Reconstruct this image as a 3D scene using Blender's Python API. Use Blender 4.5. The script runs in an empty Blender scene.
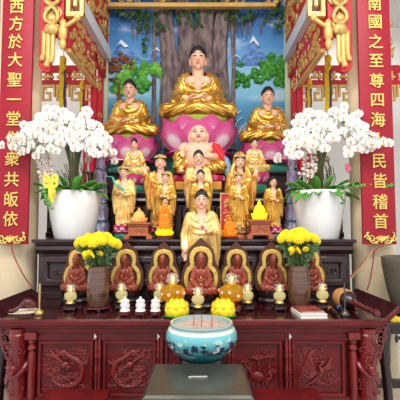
import bpy, bmesh, math, random
from mathutils import Vector, Matrix, noise
PI = math.pi
R = random.Random(7)
S = bpy.context.scene
COL = S.collection

# ------------------------------------------------------------------ camera
F = 400.0
PITCH = math.atan(25/400)
CZ = 1.65
cp, sp = math.cos(PITCH), math.sin(PITCH)
cam = bpy.data.objects.new('camera', bpy.data.cameras.new('camera'))
COL.objects.link(cam)
cam.data.sensor_width = 36; cam.data.lens = 36
cam.location = (0, 0, CZ)
cam.rotation_euler = (PI/2+PITCH, 0, 0)
cam.data.clip_end = 60
S.camera = cam
def PX(px, py, Y):
    v = (200-py)/F
    return (px-200)/F*Y/(cp-v*sp)
def PZ(py, Y):
    v = (200-py)/F
    return CZ+(sp+v*cp)/(cp-v*sp)*Y

# ------------------------------------------------------------------ materials
MATS = {}
def mat(name, col, rough=.5, metal=0, var=0, vscale=8, bump=0, bscale=30, coat=0, emit=0, trans=0, col2=None,
        grain=None, attr=None, sss=0, spec=None, ior=1.45, aniso=None, ecol=None):
    m = bpy.data.materials.new(name); m.use_nodes = True
    nt = m.node_tree; N = nt.nodes; L = nt.links
    b = N['Principled BSDF']
    b.inputs['Base Color'].default_value = (*col, 1)
    b.inputs['Roughness'].default_value = rough
    b.inputs['Metallic'].default_value = metal
    b.inputs['Coat Weight'].default_value = coat
    b.inputs['Coat Roughness'].default_value = .12
    b.inputs['Transmission Weight'].default_value = trans
    b.inputs['IOR'].default_value = ior
    if spec is not None: b.inputs['Specular IOR Level'].default_value = spec
    if sss:
        b.inputs['Subsurface Weight'].default_value = sss
        b.inputs['Subsurface Radius'].default_value = (.02, .01, .006)
    if emit:
        b.inputs['Emission Color'].default_value = (*(ecol or col), 1)
        b.inputs['Emission Strength'].default_value = emit
    tc = N.new('ShaderNodeTexCoord')
    if var or col2:
        n = N.new('ShaderNodeTexNoise'); n.inputs['Scale'].default_value = vscale; n.inputs['Detail'].default_value = 5
        src = tc.outputs['Object']
        if grain:
            mp = N.new('ShaderNodeMapping'); mp.inputs['Scale'].default_value = grain
            L.new(src, mp.inputs['Vector']); src = mp.outputs['Vector']
        L.new(src, n.inputs['Vector'])
        r = N.new('ShaderNodeValToRGB')
        r.color_ramp.elements[0].position = .35; r.color_ramp.elements[1].position = .65
        c2 = col2 or tuple(c*(1-var) for c in col)
        r.color_ramp.elements[0].color = (*c2, 1); r.color_ramp.elements[1].color = (*col, 1)
        L.new(n.outputs['Fac'], r.inputs['Fac']); L.new(r.outputs['Color'], b.inputs['Base Color'])
    if attr:
        a = N.new('ShaderNodeAttribute'); a.attribute_name = 'tint'
        r = N.new('ShaderNodeValToRGB')
        r.color_ramp.elements[0].color = (*col, 1); r.color_ramp.elements[1].color = (*attr[-1], 1); r.color_ramp.elements[1].position = .82
        if len(attr) == 2:
            e = r.color_ramp.elements.new(.5); e.color = (*attr[0], 1)
        L.new(a.outputs['Fac'], r.inputs['Fac']); L.new(r.outputs['Color'], b.inputs['Base Color'])
    if bump:
        n = N.new('ShaderNodeTexNoise'); n.inputs['Scale'].default_value = bscale; n.inputs['Detail'].default_value = 6
        L.new(tc.outputs['Object'], n.inputs['Vector'])
        bp = N.new('ShaderNodeBump'); bp.inputs['Strength'].default_value = bump; bp.inputs['Distance'].default_value = .02
        L.new(n.outputs['Fac'], bp.inputs['Height']); L.new(bp.outputs['Normal'], b.inputs['Normal'])
    MATS[name] = m
    return m

def srgb(r, g, b):
    f = lambda c: (c/255/12.92) if c <= 10 else ((c/255+.055)/1.055)**2.4
    return (f(r), f(g), f(b))

GOLD = mat('gold_leaf', srgb(234, 190, 92), .24, .72, col2=srgb(204, 144, 52), vscale=7, bump=.12, bscale=22)
GOLDP = mat('gold_pale', srgb(250, 220, 146), .3, .4, col2=srgb(222, 166, 78), vscale=9, bump=.1, bscale=26)
GOLDO = mat('gold_orange', srgb(238, 186, 96), .32, .5, col2=srgb(208, 140, 56), vscale=9, bump=.1, bscale=24)
GOLDH = mat('gilded_halo_wood', srgb(240, 200, 104), .4, .3, var=.25, vscale=30, bump=.3, bscale=50)
GOLDG = mat('gilded_gate_wood', srgb(226, 182, 104), .38, .3, var=.18, vscale=8)
GOLDC = mat('gold_carved', srgb(224, 184, 110), .38, .3, var=.4, vscale=30, bump=.3, bscale=60)
GOLDT = mat('gold_paint', srgb(240, 206, 112), .35, .5)
SKIN = mat('painted_flesh', srgb(240, 190, 160), .42, var=.06, vscale=4)
FLESHP = mat('painted_flesh_pale', srgb(246, 208, 184), .42)
HAIR = mat('black_hair_paint', srgb(34, 31, 35), .45, bump=.3, bscale=70)
INK = mat('black_ink', srgb(30, 22, 20), .6)
LIPS = mat('red_lip_paint', srgb(190, 50, 48), .5)
REDC = mat('red_cloth_paint', srgb(212, 40, 50), .45)
BLUEC = mat('blue_cloth_paint', srgb(120, 170, 200), .45)
PINK = mat('lotus_pink', srgb(206, 66, 132), .35, attr=(srgb(224, 112, 164), srgb(250, 232, 240)), coat=.2)
MAGENTA = mat('lotus_magenta', srgb(205, 30, 95), .35, attr=(srgb(222, 80, 135), srgb(252, 235, 240)), coat=.2)
GREEN = mat('green_enamel', srgb(24, 122, 98), .4, var=.2)
LIME = mat('lime_seed_pad', srgb(168, 186, 70), .5)
ORANGE = mat('orange_paint', srgb(236, 160, 50), .45)
WOODF = mat('red_lacquer_wood', srgb(116, 25, 27), .32, col2=srgb(86, 16, 19), vscale=5, grain=(1, 1, 9), coat=.1, spec=.3, bump=.05, bscale=40)
WOODC = mat('red_carved_wood', srgb(128, 31, 31), .22, var=.3, vscale=8, coat=.2, bump=.15, bscale=60)
WOODT = mat('table_top_lacquer', srgb(62, 14, 19), .18, col2=srgb(48, 11, 15), vscale=3, grain=(.6, 6, 6), coat=.3)
WOODD = mat('dark_altar_wood', srgb(58, 32, 34), .3, col2=srgb(40, 21, 24), vscale=4, grain=(.6, 1, 6), coat=.25)
WOODB = mat('statue_red_wood', srgb(160, 68, 46), .28, var=.25, vscale=7, coat=.3)
WOODH = mat('dark_halo_wood', srgb(92, 54, 36), .5, var=.25, vscale=14, bump=.15)
WOODP = mat('pedestal_brown', srgb(186, 102, 66), .45, var=.2, vscale=8)
BLACKW = mat('black_stand_wood', srgb(46, 26, 28), .3, var=.2, coat=.3)
MAROON = mat('maroon_stand_wood', srgb(96, 26, 34), .3, var=.2, coat=.3)
REDB = mat('red_banner_paint', srgb(162, 10, 38), .5, var=.12, vscale=3)
REDG = mat('red_gate_paint', srgb(200, 22, 46), .42, var=.1, vscale=4)
CREAM = mat('cream_column_paint', srgb(236, 214, 176), .6, var=.06, vscale=2)
WHITEW = mat('white_wall_paint', srgb(214, 211, 206), .8, var=.03, vscale=1)
PALEG = mat('pale_green_plaster', srgb(212, 226, 196), .7, var=.08, vscale=2)
BEAMW = mat('pale_beam_paint', srgb(214, 222, 230), .6)
POTW = mat('white_glazed_pot', srgb(240, 238, 236), .15, coat=.5)
POTG = mat('grey_stone_pot', srgb(104, 98, 84), .6, var=.25, vscale=5, bump=.2)
PETALW = mat('orchid_white', srgb(250, 247, 244), .55, attr=(srgb(248, 232, 190), srgb(214, 150, 60)), sss=.1)
SPECK = mat('speckled_bloom', srgb(244, 240, 226), .6, col2=srgb(150, 90, 80), vscale=60)
LEAF = mat('orchid_leaf', srgb(96, 164, 62), .4, var=.35, vscale=6)
LEAFD = mat('leaf_dark', srgb(58, 104, 50), .5, var=.5, vscale=14)
STEM = mat('stem_green', srgb(104, 112, 66), .5, var=.3)
ROOT = mat('dry_root', srgb(122, 100, 72), .8, var=.4, vscale=40)
YELF = mat('yellow_petal', srgb(255, 226, 24), .6, attr=(srgb(252, 212, 10), srgb(236, 176, 6)), sss=.1)
VASE = mat('brown_glazed_vase', srgb(112, 78, 60), .14, col2=srgb(76, 48, 38), vscale=7, grain=(.3, .3, 8), coat=.7)
RIBY = mat('yellow_ribbon', srgb(248, 222, 70), .5)
AMBER = mat('amber_oil_glass', srgb(250, 190, 40), .06, trans=.82, coat=.2, ior=1.15, emit=.1, ecol=srgb(250, 180, 20))  # faint emission in the glass stands in for the flame shining through
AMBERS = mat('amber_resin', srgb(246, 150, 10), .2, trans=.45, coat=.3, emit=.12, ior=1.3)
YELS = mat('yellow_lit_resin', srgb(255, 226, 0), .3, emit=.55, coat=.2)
CLEAR = mat('clear_glass', (.95, .96, .96), .05, trans=.85, ior=1.25, coat=.2)
OILP = mat('pale_oil_glass', srgb(250, 240, 176), .06, emit=.12, trans=.75, ior=1.3, coat=.3)  # slight yellow emission makes the oil globe look lit from within
FLAME = mat('lamp_flame', srgb(255, 190, 110), .5, emit=2.5, ecol=srgb(255, 170, 90))
CANDW = mat('white_porcelain', srgb(240, 238, 234), .3, coat=.4)
YELW = mat('yellow_wax', srgb(252, 222, 30), .4, sss=.1, coat=.2)
BOXM = mat('grey_metal_plate', srgb(92, 90, 80), .3, .55, var=.35, vscale=3, bump=.06, bscale=18)
BOXS = mat('dull_grey_metal', srgb(116, 116, 110), .4, .5, var=.3, vscale=6)
ASH = mat('incense_ash', srgb(196, 176, 160), .95, var=.3, vscale=20, bump=.5, bscale=60)
INCR = mat('incense_red', srgb(226, 60, 90), .6)
PAPER = mat('paper_white', srgb(232, 228, 220), .7)
BOOKR = mat('red_book_cover', srgb(124, 30, 36), .45, col2=srgb(160, 80, 60), vscale=11)
MICB = mat('microphone_black', srgb(34, 32, 34), .35, .3)
MICG = mat('microphone_grille', srgb(110, 92, 82), .4, .6, bump=.4, bscale=200)
ORB = mat('orange_rubber', srgb(240, 130, 20), .5)
BLB = mat('blue_rubber', srgb(40, 130, 210), .5)
TAN = mat('tan_leather', srgb(214, 152, 92), .5, var=.15)
STEEL = mat('dark_steel', srgb(96, 92, 88), .3, .9)
BRASS = mat('brass', srgb(190, 160, 100), .3, .9)
TRAYM = mat('cream_tray', srgb(240, 224, 198), .5)
FLOORM = mat('floor_tile', srgb(222, 220, 216), .25, var=.08, vscale=1.5)
ROPE = mat('red_rope', srgb(170, 84, 80), .8)
ROPEY = mat('yellow_rope', srgb(206, 170, 110), .8)
BROWNL = mat('brown_relief', srgb(138, 84, 54), .7, var=.4, vscale=20, bump=.3)
JADE = mat('jade_green', srgb(70, 170, 140), .35)
REDP = mat('red_gem_paint', srgb(200, 30, 50), .4)
FLAGY = mat('flag_yellow', srgb(240, 206, 30), .6, var=.2, vscale=30)
FLAGB = mat('flag_blue', srgb(40, 60, 120), .6)
FLAGR = mat('flag_red', srgb(210, 50, 40), .6)
CLOTHY = mat('yellow_cloth', srgb(246, 212, 60), .7, var=.12)

# ------------------------------------------------------------------ mesh builder
class MB:
    def __init__(s): s.v = []; s.f = []; s.m = []; s.c = []; s.M = None
    def add(s, vs, fs, mi=0, c=None):
        o = len(s.v)
        if s.M is not None: vs = [s.M @ Vector(v) for v in vs]
        s.v += [tuple(v) for v in vs]
        s.c += (c if c else [0.0]*len(vs))
        s.f += [tuple(i+o for i in f) for f in fs]; s.m += [mi]*len(fs)
        return s
    def box(s, x0, x1, y0, y1, z0, z1, mi=0):
        vs = [(x, y, z) for x in (x0, x1) for y in (y0, y1) for z in (z0, z1)]
        return s.add(vs, [(0,1,3,2), (4,6,7,5), (0,4,5,1), (2,3,7,6), (0,2,6,4), (1,5,7,3)], mi)
    def lathe(s, prof, c=(0,0,0), n=32, sx=1, sy=1, mi=0, fn=None, tint=None):
        vs = []; fs = []; k = len(prof); cc = []
        for (r, z) in prof:
            for j in range(n):
                a = 2*PI*j/n; q = fn(a, z) if fn else 1
                vs.append((c[0]+r*q*sx*math.cos(a), c[1]+r*q*sy*math.sin(a), c[2]+z))
                cc.append(tint(a, z) if tint else 0.0)
        for i in range(k-1):
            for j in range(n):
                fs.append((i*n+j, i*n+(j+1) % n, (i+1)*n+(j+1) % n, (i+1)*n+j))
        fs.append(tuple(range(n))[::-1]); fs.append(tuple(range((k-1)*n, k*n)))
        return s.add(vs, fs, mi, cc)
    def tube(s, pts, r, n=8, mi=0, flat=1, closed=False):
        pts = [Vector(p) for p in pts]; k = len(pts)
        rs = r if isinstance(r, (list, tuple)) else [r]*k
        vs = []; fs = []; prev = None
        for i, p in enumerate(pts):
            t = (pts[min(i+1, k-1)]-pts[max(i-1, 0)])
            if t.length < 1e-9: t = Vector((0, 0, 1))
            t.normalize()
            if prev is None:
                a = Vector((0, 1, 0)) if abs(t.y) < .9 else Vector((1, 0, 0))
                prev = (a-t*a.dot(t)).normalized()
            else:
                prev = (prev-t*prev.dot(t))
                prev = prev.normalized() if prev.length > 1e-6 else t.orthogonal().normalized()
            b = t.cross(prev)
            for j in range(n):
                a = 2*PI*j/n
                vs.append(p+prev*(rs[i]*flat*math.cos(a))+b*(rs[i]*math.sin(a)))
        for i in range(k-1):
            for j in range(n):
                fs.append((i*n+j, i*n+(j+1) % n, (i+1)*n+(j+1) % n, (i+1)*n+j))
        fs.append(tuple(range(n))[::-1]); fs.append(tuple(range((k-1)*n, k*n)))
        return s.add(vs, fs, mi)
    def cap(s, p0, r0, p1, r1, n=14, mi=0):          # tapered limb with round ends
        p0 = Vector(p0); p1 = Vector(p1); d = (p1-p0)
        L = max(d.length, 1e-6); d = d/L
        pts = []; rs = []
        for a in (85, 60, 35, 12): pts.append(p0-d*r0*math.sin(math.radians(a))); rs.append(r0*math.cos(math.radians(a)))
        pts.append(p0); rs.append(r0); pts.append((p0+p1)/2); rs.append((r0+r1)/2); pts.append(p1); rs.append(r1)
        for a in (12, 35, 60, 85): pts.append(p1+d*r1*math.sin(math.radians(a))); rs.append(r1*math.cos(math.radians(a)))
        return s.tube(pts, rs, n, mi)
    def ell(s, c, r, n=16, mi=0, rot=None):
        k = n//2+1; vs = []; fs = []
        for i in range(k):
            t = PI*(i+.02)/(k-1+.04)
            for j in range(n):
                a = 2*PI*j/n
                p = Vector((r[0]*math.sin(t)*math.cos(a), r[1]*math.sin(t)*math.sin(a), r[2]*math.cos(t)))
                if rot is not None: p = rot @ p
                vs.append(Vector(c)+p)
        for i in range(k-1):
            for j in range(n):
                fs.append((i*n+j, (i+1)*n+j, (i+1)*n+(j+1) % n, i*n+(j+1) % n))
        fs.append(tuple(range(n))); fs.append(tuple(range((k-1)*n, k*n))[::-1])
        return s.add(vs, fs, mi)
    def prism(s, out, y0, y1, mi=0):                 # outline in x,z, thickness along y
        n = len(out)
        vs = [(x, y0, z) for x, z in out]+[(x, y1, z) for x, z in out]
        fs = [tuple(range(n)), tuple(range(n, 2*n))[::-1]]+[(i, i+n, (i+1) % n+n, (i+1) % n) for i in range(n)]
        return s.add(vs, fs, mi)
    def ring(s, outo, outi, y0, y1, mi=0):           # band between two outlines with the same count
        n = len(outo)
        vs = [(x, y0, z) for x, z in outo]+[(x, y0, z) for x, z in outi]+[(x, y1, z) for x, z in outo]+[(x, y1, z) for x, z in outi]
        fs = []
        for i in range(n):
            j = (i+1) % n
            fs += [(i, j, n+j, n+i), (2*n+i, 3*n+i, 3*n+j, 2*n+j), (i, 2*n+i, 2*n+j, j), (n+i, n+j, 3*n+j, 3*n+i)]
        return s.add(vs, fs, mi)
    def mesh(s, name, mats, sharp=38):
        me = bpy.data.meshes.new(name)
        me.from_pydata(s.v, [], s.f)
        bm = bmesh.new(); bm.from_mesh(me); bmesh.ops.recalc_face_normals(bm, faces=bm.faces); bm.to_mesh(me); bm.free()
        for m in (mats if isinstance(mats, (list, tuple)) else [mats]): me.materials.append(m)
        me.polygons.foreach_set('material_index', s.m)
        a = me.attributes.new('tint', 'FLOAT', 'POINT'); a.data.foreach_set('value', s.c)
        finish(me, sharp)
        return me
def finish(me, sharp=38):
    me.polygons.foreach_set('use_smooth', [True]*len(me.polygons))
    if sharp: me.set_sharp_from_angle(angle=math.radians(sharp))
    me.update()

def evaluate(o):
    dg = bpy.context.evaluated_depsgraph_get(); dg.update()
    return bpy.data.meshes.new_from_object(o.evaluated_get(dg))
def remesh(mb, voxel, smooth=4, name='shape', mats=None):
    me = bpy.data.meshes.new('tmp'); me.from_pydata(mb.v, [], mb.f)
    bm = bmesh.new(); bm.from_mesh(me); bmesh.ops.recalc_face_normals(bm, faces=bm.faces); bm.to_mesh(me); bm.free()
    o = bpy.data.objects.new('tmp', me); COL.objects.link(o)
    r = o.modifiers.new('r', 'REMESH'); r.mode = 'VOXEL'; r.voxel_size = voxel; r.use_smooth_shade = True
    if smooth:
        q = o.modifiers.new('s', 'SMOOTH'); q.factor = .5; q.iterations = smooth
    out = evaluate(o); out.name = name
    bpy.data.objects.remove(o); bpy.data.meshes.remove(me)
    out.materials.clear()
    for m in (mats if isinstance(mats, (list, tuple)) else [mats]): out.materials.append(m)
    out.polygons.foreach_set('use_smooth', [True]*len(out.polygons))
    return out
def displace(me, fn):
    me.calc_loop_triangles()
    ns = [v.normal.copy() for v in me.vertices]
    for v, n in zip(me.vertices, ns): v.co += n*fn(v.co)
    me.update()
def cut(me, test):
    bm = bmesh.new(); bm.from_mesh(me)
    bmesh.ops.delete(bm, geom=[f for f in bm.faces if test(f.calc_center_median())], context='FACES')
    bm.to_mesh(me); bm.free(); me.update()
def remat(me, mats, name=None):
    c = me.copy(); c.name = name or me.name
    c.materials.clear()
    for m in (mats if isinstance(mats, (list, tuple)) else [mats]): c.materials.append(m)
    return c

# ------------------------------------------------------------------ objects
def tag(o, label=None, cat=None, group=None, kind=None):
    if label: o['label'] = label
    if cat: o['category'] = cat
    if group: o['group'] = group
    if kind: o['kind'] = kind
    return o
def ob(name, me, parent=None, loc=None, rot=None, bevel=0, scale=None, label=None):
    if isinstance(me, tuple): me = me[0].mesh(name, me[1], *me[2:])
    o = bpy.data.objects.new(name, me); COL.objects.link(o)
    if parent: o.parent = parent
    if loc: o.location = loc
    if rot: o.rotation_euler = rot
    if scale: o.scale = scale if isinstance(scale, (tuple, list)) else (scale,)*3
    if bevel:
        b = o.modifiers.new('edge', 'BEVEL'); b.width = bevel; b.segments = 2; b.limit_method = 'ANGLE'; b.harden_normals = False
    if label: o['label'] = label
    return o
def thing(name, label, cat, loc=(0,0,0), rz=0, group=None, scale=None):
    o = bpy.data.objects.new(name, None); COL.objects.link(o)
    o.empty_display_size = .05
    o.location = loc; o.rotation_euler = (0, 0, rz)
    if scale: o.scale = scale if isinstance(scale, (tuple, list)) else (scale,)*3
    return tag(o, label, cat, group)
def dup(root, loc, label=None, rz=None, scale=None, group=None):
    r = root.copy(); COL.objects.link(r); r.location = loc
    if rz is not None: r.rotation_euler = (0, 0, rz)
    if scale: r.scale = scale if isinstance(scale, (tuple, list)) else (scale,)*3
    if label: r['label'] = label
    if group: r['group'] = group
    for ch in list(root.children):
        c = ch.copy(); COL.objects.link(c); c.parent = r
        for g in list(ch.children):
            d = g.copy(); COL.objects.link(d); d.parent = c
    return r
def struct(name, mb, m, bevel=0):
    return tag(ob(name, (mb, m), bevel=bevel), kind='structure')

def arc(cx, cz, r, a0, a1, n=14, y=0):
    return [(cx+r*math.cos(math.radians(a0+(a1-a0)*i/(n-1))), y, cz+r*math.sin(math.radians(a0+(a1-a0)*i/(n-1)))) for i in range(n)]
def spline(pts, n=8):
    pts = [Vector(p) for p in pts]; P = [pts[0]*2-pts[1]]+pts+[pts[-1]*2-pts[-2]]; out = []
    for i in range(1, len(P)-2):
        for k in range(n):
            t = k/n; a, b, c, d = P[i-1], P[i], P[i+1], P[i+2]
            out.append(.5*((2*b)+(c-a)*t+(2*a-5*b+4*c-d)*t*t+(3*b-a-3*c+d)*t**3))
    out.append(pts[-1]); return out
def swirl(mb, cx, cz, r, a0, turns, rad, y=0, flip=1, mi=0, n=18):
    pts = []; rs = []
    for i in range(n):
        t = i/(n-1); a = a0+flip*turns*2*PI*t; q = r*(1-.85*t)
        pts.append((cx+q*math.cos(a), y-rad*.3, cz+q*math.sin(a))); rs.append(rad*(1-.5*t))
    mb.tube(pts, rs, 6, mi)
def carving(w, h, seed, dens=1.0, y=0, rad=.012):
    """Openwork of curls, leaves and buds filling a w by h field in x,z, standing off y towards -y."""
    rr = random.Random(seed); mb = MB()
    n = int(w*h/(rad*rad*60)*dens)+4
    for i in range(n):
        x = rr.uniform(-w/2+rad*2, w/2-rad*2); z = rr.uniform(rad*2, h-rad*2)
        k = rr.random()
        if k < .55:
            swirl(mb, x, z, rad*rr.uniform(2, 3.4), rr.uniform(0, 6.28), rr.uniform(.8, 1.4), rad*rr.uniform(.6, .9), y, rr.choice((-1, 1)), n=12)
        else:
            a = rr.uniform(0, 6.28)
            mb.ell((x, y-rad*.4, z), (rad*2.2, rad*.8, rad*.9), 8, rot=Matrix.Rotation(a, 3, 'Y'))
    return mb
# ------------------------------------------------------------------ figures
def hand(mb, w, d, nrm, s, curl=.3, thumb=1, mi=0):
    """Palm, four bent fingers of unequal length and a side thumb. w wrist, d finger direction, nrm palm side."""
    w = Vector(w); d = Vector(d).normalized(); nrm = Vector(nrm); nrm = (nrm-d*nrm.dot(d)).normalized(); sd = d.cross(nrm)
    rot = Matrix((sd, nrm, d)).transposed()
    mb.ell(w+d*s*.45, (s*.36, s*.17, s*.5), 12, mi, rot)
    for i, ln in enumerate((.72, .86, .8, .6)):
        b = w+d*s*.82+sd*s*(.27-.18*i)
        m = b+(d+nrm*curl*.4).normalized()*s*ln*.5
        e = m+(d+nrm*curl*1.3).normalized()*s*ln*.5
        mb.cap(b-d*s*.1, s*.1, m, s*.095, 8, mi); mb.cap(m, s*.095, e, s*.075, 8, mi)
    b = w+d*s*.25+sd*s*.28*thumb; m = b+(d*.6+sd*thumb*.6+nrm*.3).normalized()*s*.4; e = m+(d*.9+sd*thumb*.1+nrm*.4).normalized()*s*.34
    mb.cap(b, s*.13, m, s*.11, 8, mi); mb.cap(m, s*.11, e, s*.08, 8, mi)

def head_into(mb, c, r, ears=True):
    cx, cy, cz = c; rx, ry, rz = r
    mb.ell((cx, cy, cz+rz*.12), (rx, ry, rz*.88), 24)
    mb.ell((cx, cy-ry*.1, cz-rz*.38), (rx*.86, ry*.84, rz*.6), 20)
    mb.cap((cx, cy-ry*.93, cz+rz*.16), rx*.08, (cx, cy-ry*1.07, cz-rz*.2), rx*.15, 10)           # nose
    mb.ell((cx-rx*.13, cy-ry*.98, cz-rz*.22), (rx*.1, ry*.1, rz*.07), 8); mb.ell((cx+rx*.13, cy-ry*.98, cz-rz*.22), (rx*.1, ry*.1, rz*.07), 8)
    mb.ell((cx, cy-ry*.84, cz-rz*.48), (rx*.26, ry*.12, rz*.08), 10)
    mb.ell((cx, cy-ry*.74, cz-rz*.84), (rx*.24, ry*.16, rz*.13), 10)
    if ears:
        for q in (-1, 1): mb.ell((cx+q*rx*1.0, cy+ry*.08, cz-rz*.22), (rx*.13, ry*.16, rz*.46), 12)
def face_mesh(c, r, name='face_paint', open_eyes=True):
    cx, cy, cz = c; rx, ry, rz = r; mb = MB(); parts = []
    def sy(x, z):
        q = 1-((x)/rx)**2-((z-rz*.12)/(rz*.88))**2
        return cy-ry*math.sqrt(max(q, .03))-ry*.035
    for q in (-1, 1):
        pts = [];  # brow
        for i in range(7):
            x = q*rx*(.16+.5*i/6); z = rz*(.28+.12*math.sin(PI*(i+1.4)/8)); pts.append((cx+x, sy(x, z), cz+z))
        mb.tube(pts, [rx*.028*(1.1-.6*abs(i-2)/5) for i in range(7)], 6, 0)
        parts.append(('eyebrow', mb.mesh('eyebrow', INK))); mb = MB()
        pts = []
        for i in range(7):
            x = q*rx*(.17+.46*i/6); z = rz*(.1+.035*math.sin(PI*i/6)); pts.append((cx+x, sy(x, z), cz+z))
        mb.tube(pts, [rx*.038*(.4+math.sin(PI*(i+.5)/7)) for i in range(7)], 6, 0)
        parts.append(('eye', mb.mesh('eye', INK))); mb = MB()
    pts = []
    for i in range(7):
        x = rx*.25*(i-3)/3; z = -rz*.47+rz*.03*abs(i-3)/3; pts.append((cx+x, cy-ry*.945+ry*.08*(abs(i-3)/3)**2, cz+z))
    mb.tube(pts, [rx*.06*(.35+math.sin(PI*(i+.5)/7)) for i in range(7)], 8, 0)
    parts.append(('mouth', mb.mesh('mouth', LIPS)))
    return parts
def hair_mesh(c, r, bun=(0, .0, .95, .45), curls=True, mats=None, front=60, side=97, back=132, extra=None):
    cx, cy, cz = c; rx, ry, rz = r; mb = MB(); n = 40; k = 14; vs = []; fs = []
    rx, ry, rz2 = rx*1.1, ry*1.1, rz*1.08
    for i in range(k+1):
        for j in range(n):
            a = 2*PI*j/n
            f = -math.sin(a)                                    # 1 = front
            tm = side+(front-side)*max(f, 0)**1.6 if f > 0 else side+(back-side)*(-f)
            t = math.radians(tm)*(i/k) if i else .001
            q = 1+(.02*(math.sin(9*t*3)*math.sin(a*14)) if curls and 0 < i < k else 0)-(.05 if i == k else 0)
            vs.append((cx+rx*q*math.sin(t)*math.cos(a), cy+ry*q*math.sin(t)*math.sin(a), cz+rz*.1+rz2*q*math.cos(t)*.93))
    for i in range(k):
        for j in range(n): fs.append((i*n+j, (i+1)*n+j, (i+1)*n+(j+1) % n, i*n+(j+1) % n))
    mb.add(vs, fs)
    if bun: mb.ell((cx+bun[0]*rx, cy+bun[1]*ry, cz+bun[2]*rz), (rx*bun[3], ry*bun[3], rz*bun[3]*.8), 18)
    if extra: extra(mb)
    return mb.mesh('hair', mats or HAIR, 60)

def fold(d, k, a):
    s = math.sin(d*k); return a*(abs(s)**.7*(1 if s > 0 else -1)-.2)

def tiltm(a, z, y=0): return Matrix.Translation((0, y, z)) @ Matrix.Rotation(math.radians(a), 4, 'X') @ Matrix.Translation((0, -y, -z))
HT = tiltm(13, .66); HT2 = tiltm(7, .79)
def tilted(k, M):
    k['hair'].transform(M); [me.transform(M) for _, me in k['face']]; k['hair'].update(); return k
SH = (0, -.03, .812); SR = (.104, .122, .148)
def seated(openchest):
    c, r = SH, SR
    b = MB()
    b.M = HT; head_into(b, c, r); b.M = None
    b.cap((0, .02, .55), .08, (0, -.01, .69), .076, 18)
    b.ell((0, .02, .46), (.185, .125, .145), 24); b.ell((0, .03, .28), (.17, .13, .2), 20); b.ell((0, .03, .12), (.2, .17, .1), 20)
    for q in (-1, 1):
        b.ell((q*.085, -.075, .5), (.09, .05, .07), 14)
        b.cap((q*.19, .02, .54), .055, (q*.26, -.03, .3), .05); b.cap((q*.26, -.03, .3), .05, (q*.13, -.25, .215), .042)
        b.cap((q*.12, 0, .1), .07, (q*.36, -.13, .09), .06); b.cap((q*.36, -.13, .09), .06, (q*.02, -.24, .09), .05)
    hand(b, (-.135, -.255, .21), (1, -.2, -.02), (0, 0, 1), .12, .25, 1)
    hand(b, (.135, -.25, .235), (-1, -.25, -.02), (0, 0, 1), .12, .25, -1)
    body = remesh(b, .0085, 3, 'body', SKIN)
    g = MB()
    g.ell((0, .02, .47), (.23, .15, .17), 24); g.ell((0, .03, .3), (.19, .15, .22), 24); g.ell((0, .03, .13), (.3, .22, .13), 24)
    g.cap((-.15, .02, .565), .085, (.15, .02, .565), .085)
    for q in (-1, 1):
        g.cap((q*.195, .02, .535), .085, (q*.265, -.02, .32), .086); g.cap((q*.265, -.03, .3), .084, (q*.16, -.22, .225), .062)
        g.cap((q*.27, -.01, .3), .082, (q*.33, -.03, .15), .075)
        g.cap((q*.12, 0, .11), .12, (q*.4, -.13, .1), .105); g.cap((q*.41, -.13, .09), .095, (q*.0, -.27, .08), .085)
    g.ell((0, -.22, .08), (.25, .1, .08), 20)
    robe = remesh(g, .0105, 5, 'robe', GOLD)
    def fn(p):
        if p.z > .26:
            u = math.sqrt(p.x**2+((.7-p.z)*.9)**2); d = fold(u+.25*abs(p.x), 74, .0068)
            return d if p.y < .1 else d*.6
        if p.z > .17: return fold(p.x*.7+p.z*.5*(1 if p.x > 0 else -1), 66, .0055)
        return fold(abs(p.x)*.35+p.z*1.1+p.y*.4, 72, .0062)
    displace(robe, fn)
    if openchest:
        cut(robe, lambda p: p.y < -.02 and .36 < p.z < .7 and abs(p.x) < .03+(p.z-.36)*.34)
    else:
        cut(robe, lambda p: p.y < .0 and .55 < p.z < .7 and abs(p.x) < .03+(p.z-.55)*.55)
    return tilted(dict(body=body, robe=robe, hair=hair_mesh(c, r, (0, .1, .52, .78)), face=face_mesh(c, r)), HT)

def put_seated(root, k, robe=None, skin=None, hair=None, face=True, z=0, sub=None):
    """The figure's parts; returns the body."""
    p = root
    b = ob('body', k['body'], p, (0, 0, z), scale=sub)
    ob('robe', k['robe'] if robe is None else robe, p, (0, 0, z), scale=sub)
    if k.get('hair') and hair is not False: ob('hair', hair or k['hair'], p, (0, 0, z), scale=sub)
    if face:
        for nm, me in k['face']: ob(nm, me, p, (0, 0, z), scale=sub)
    return b

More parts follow.
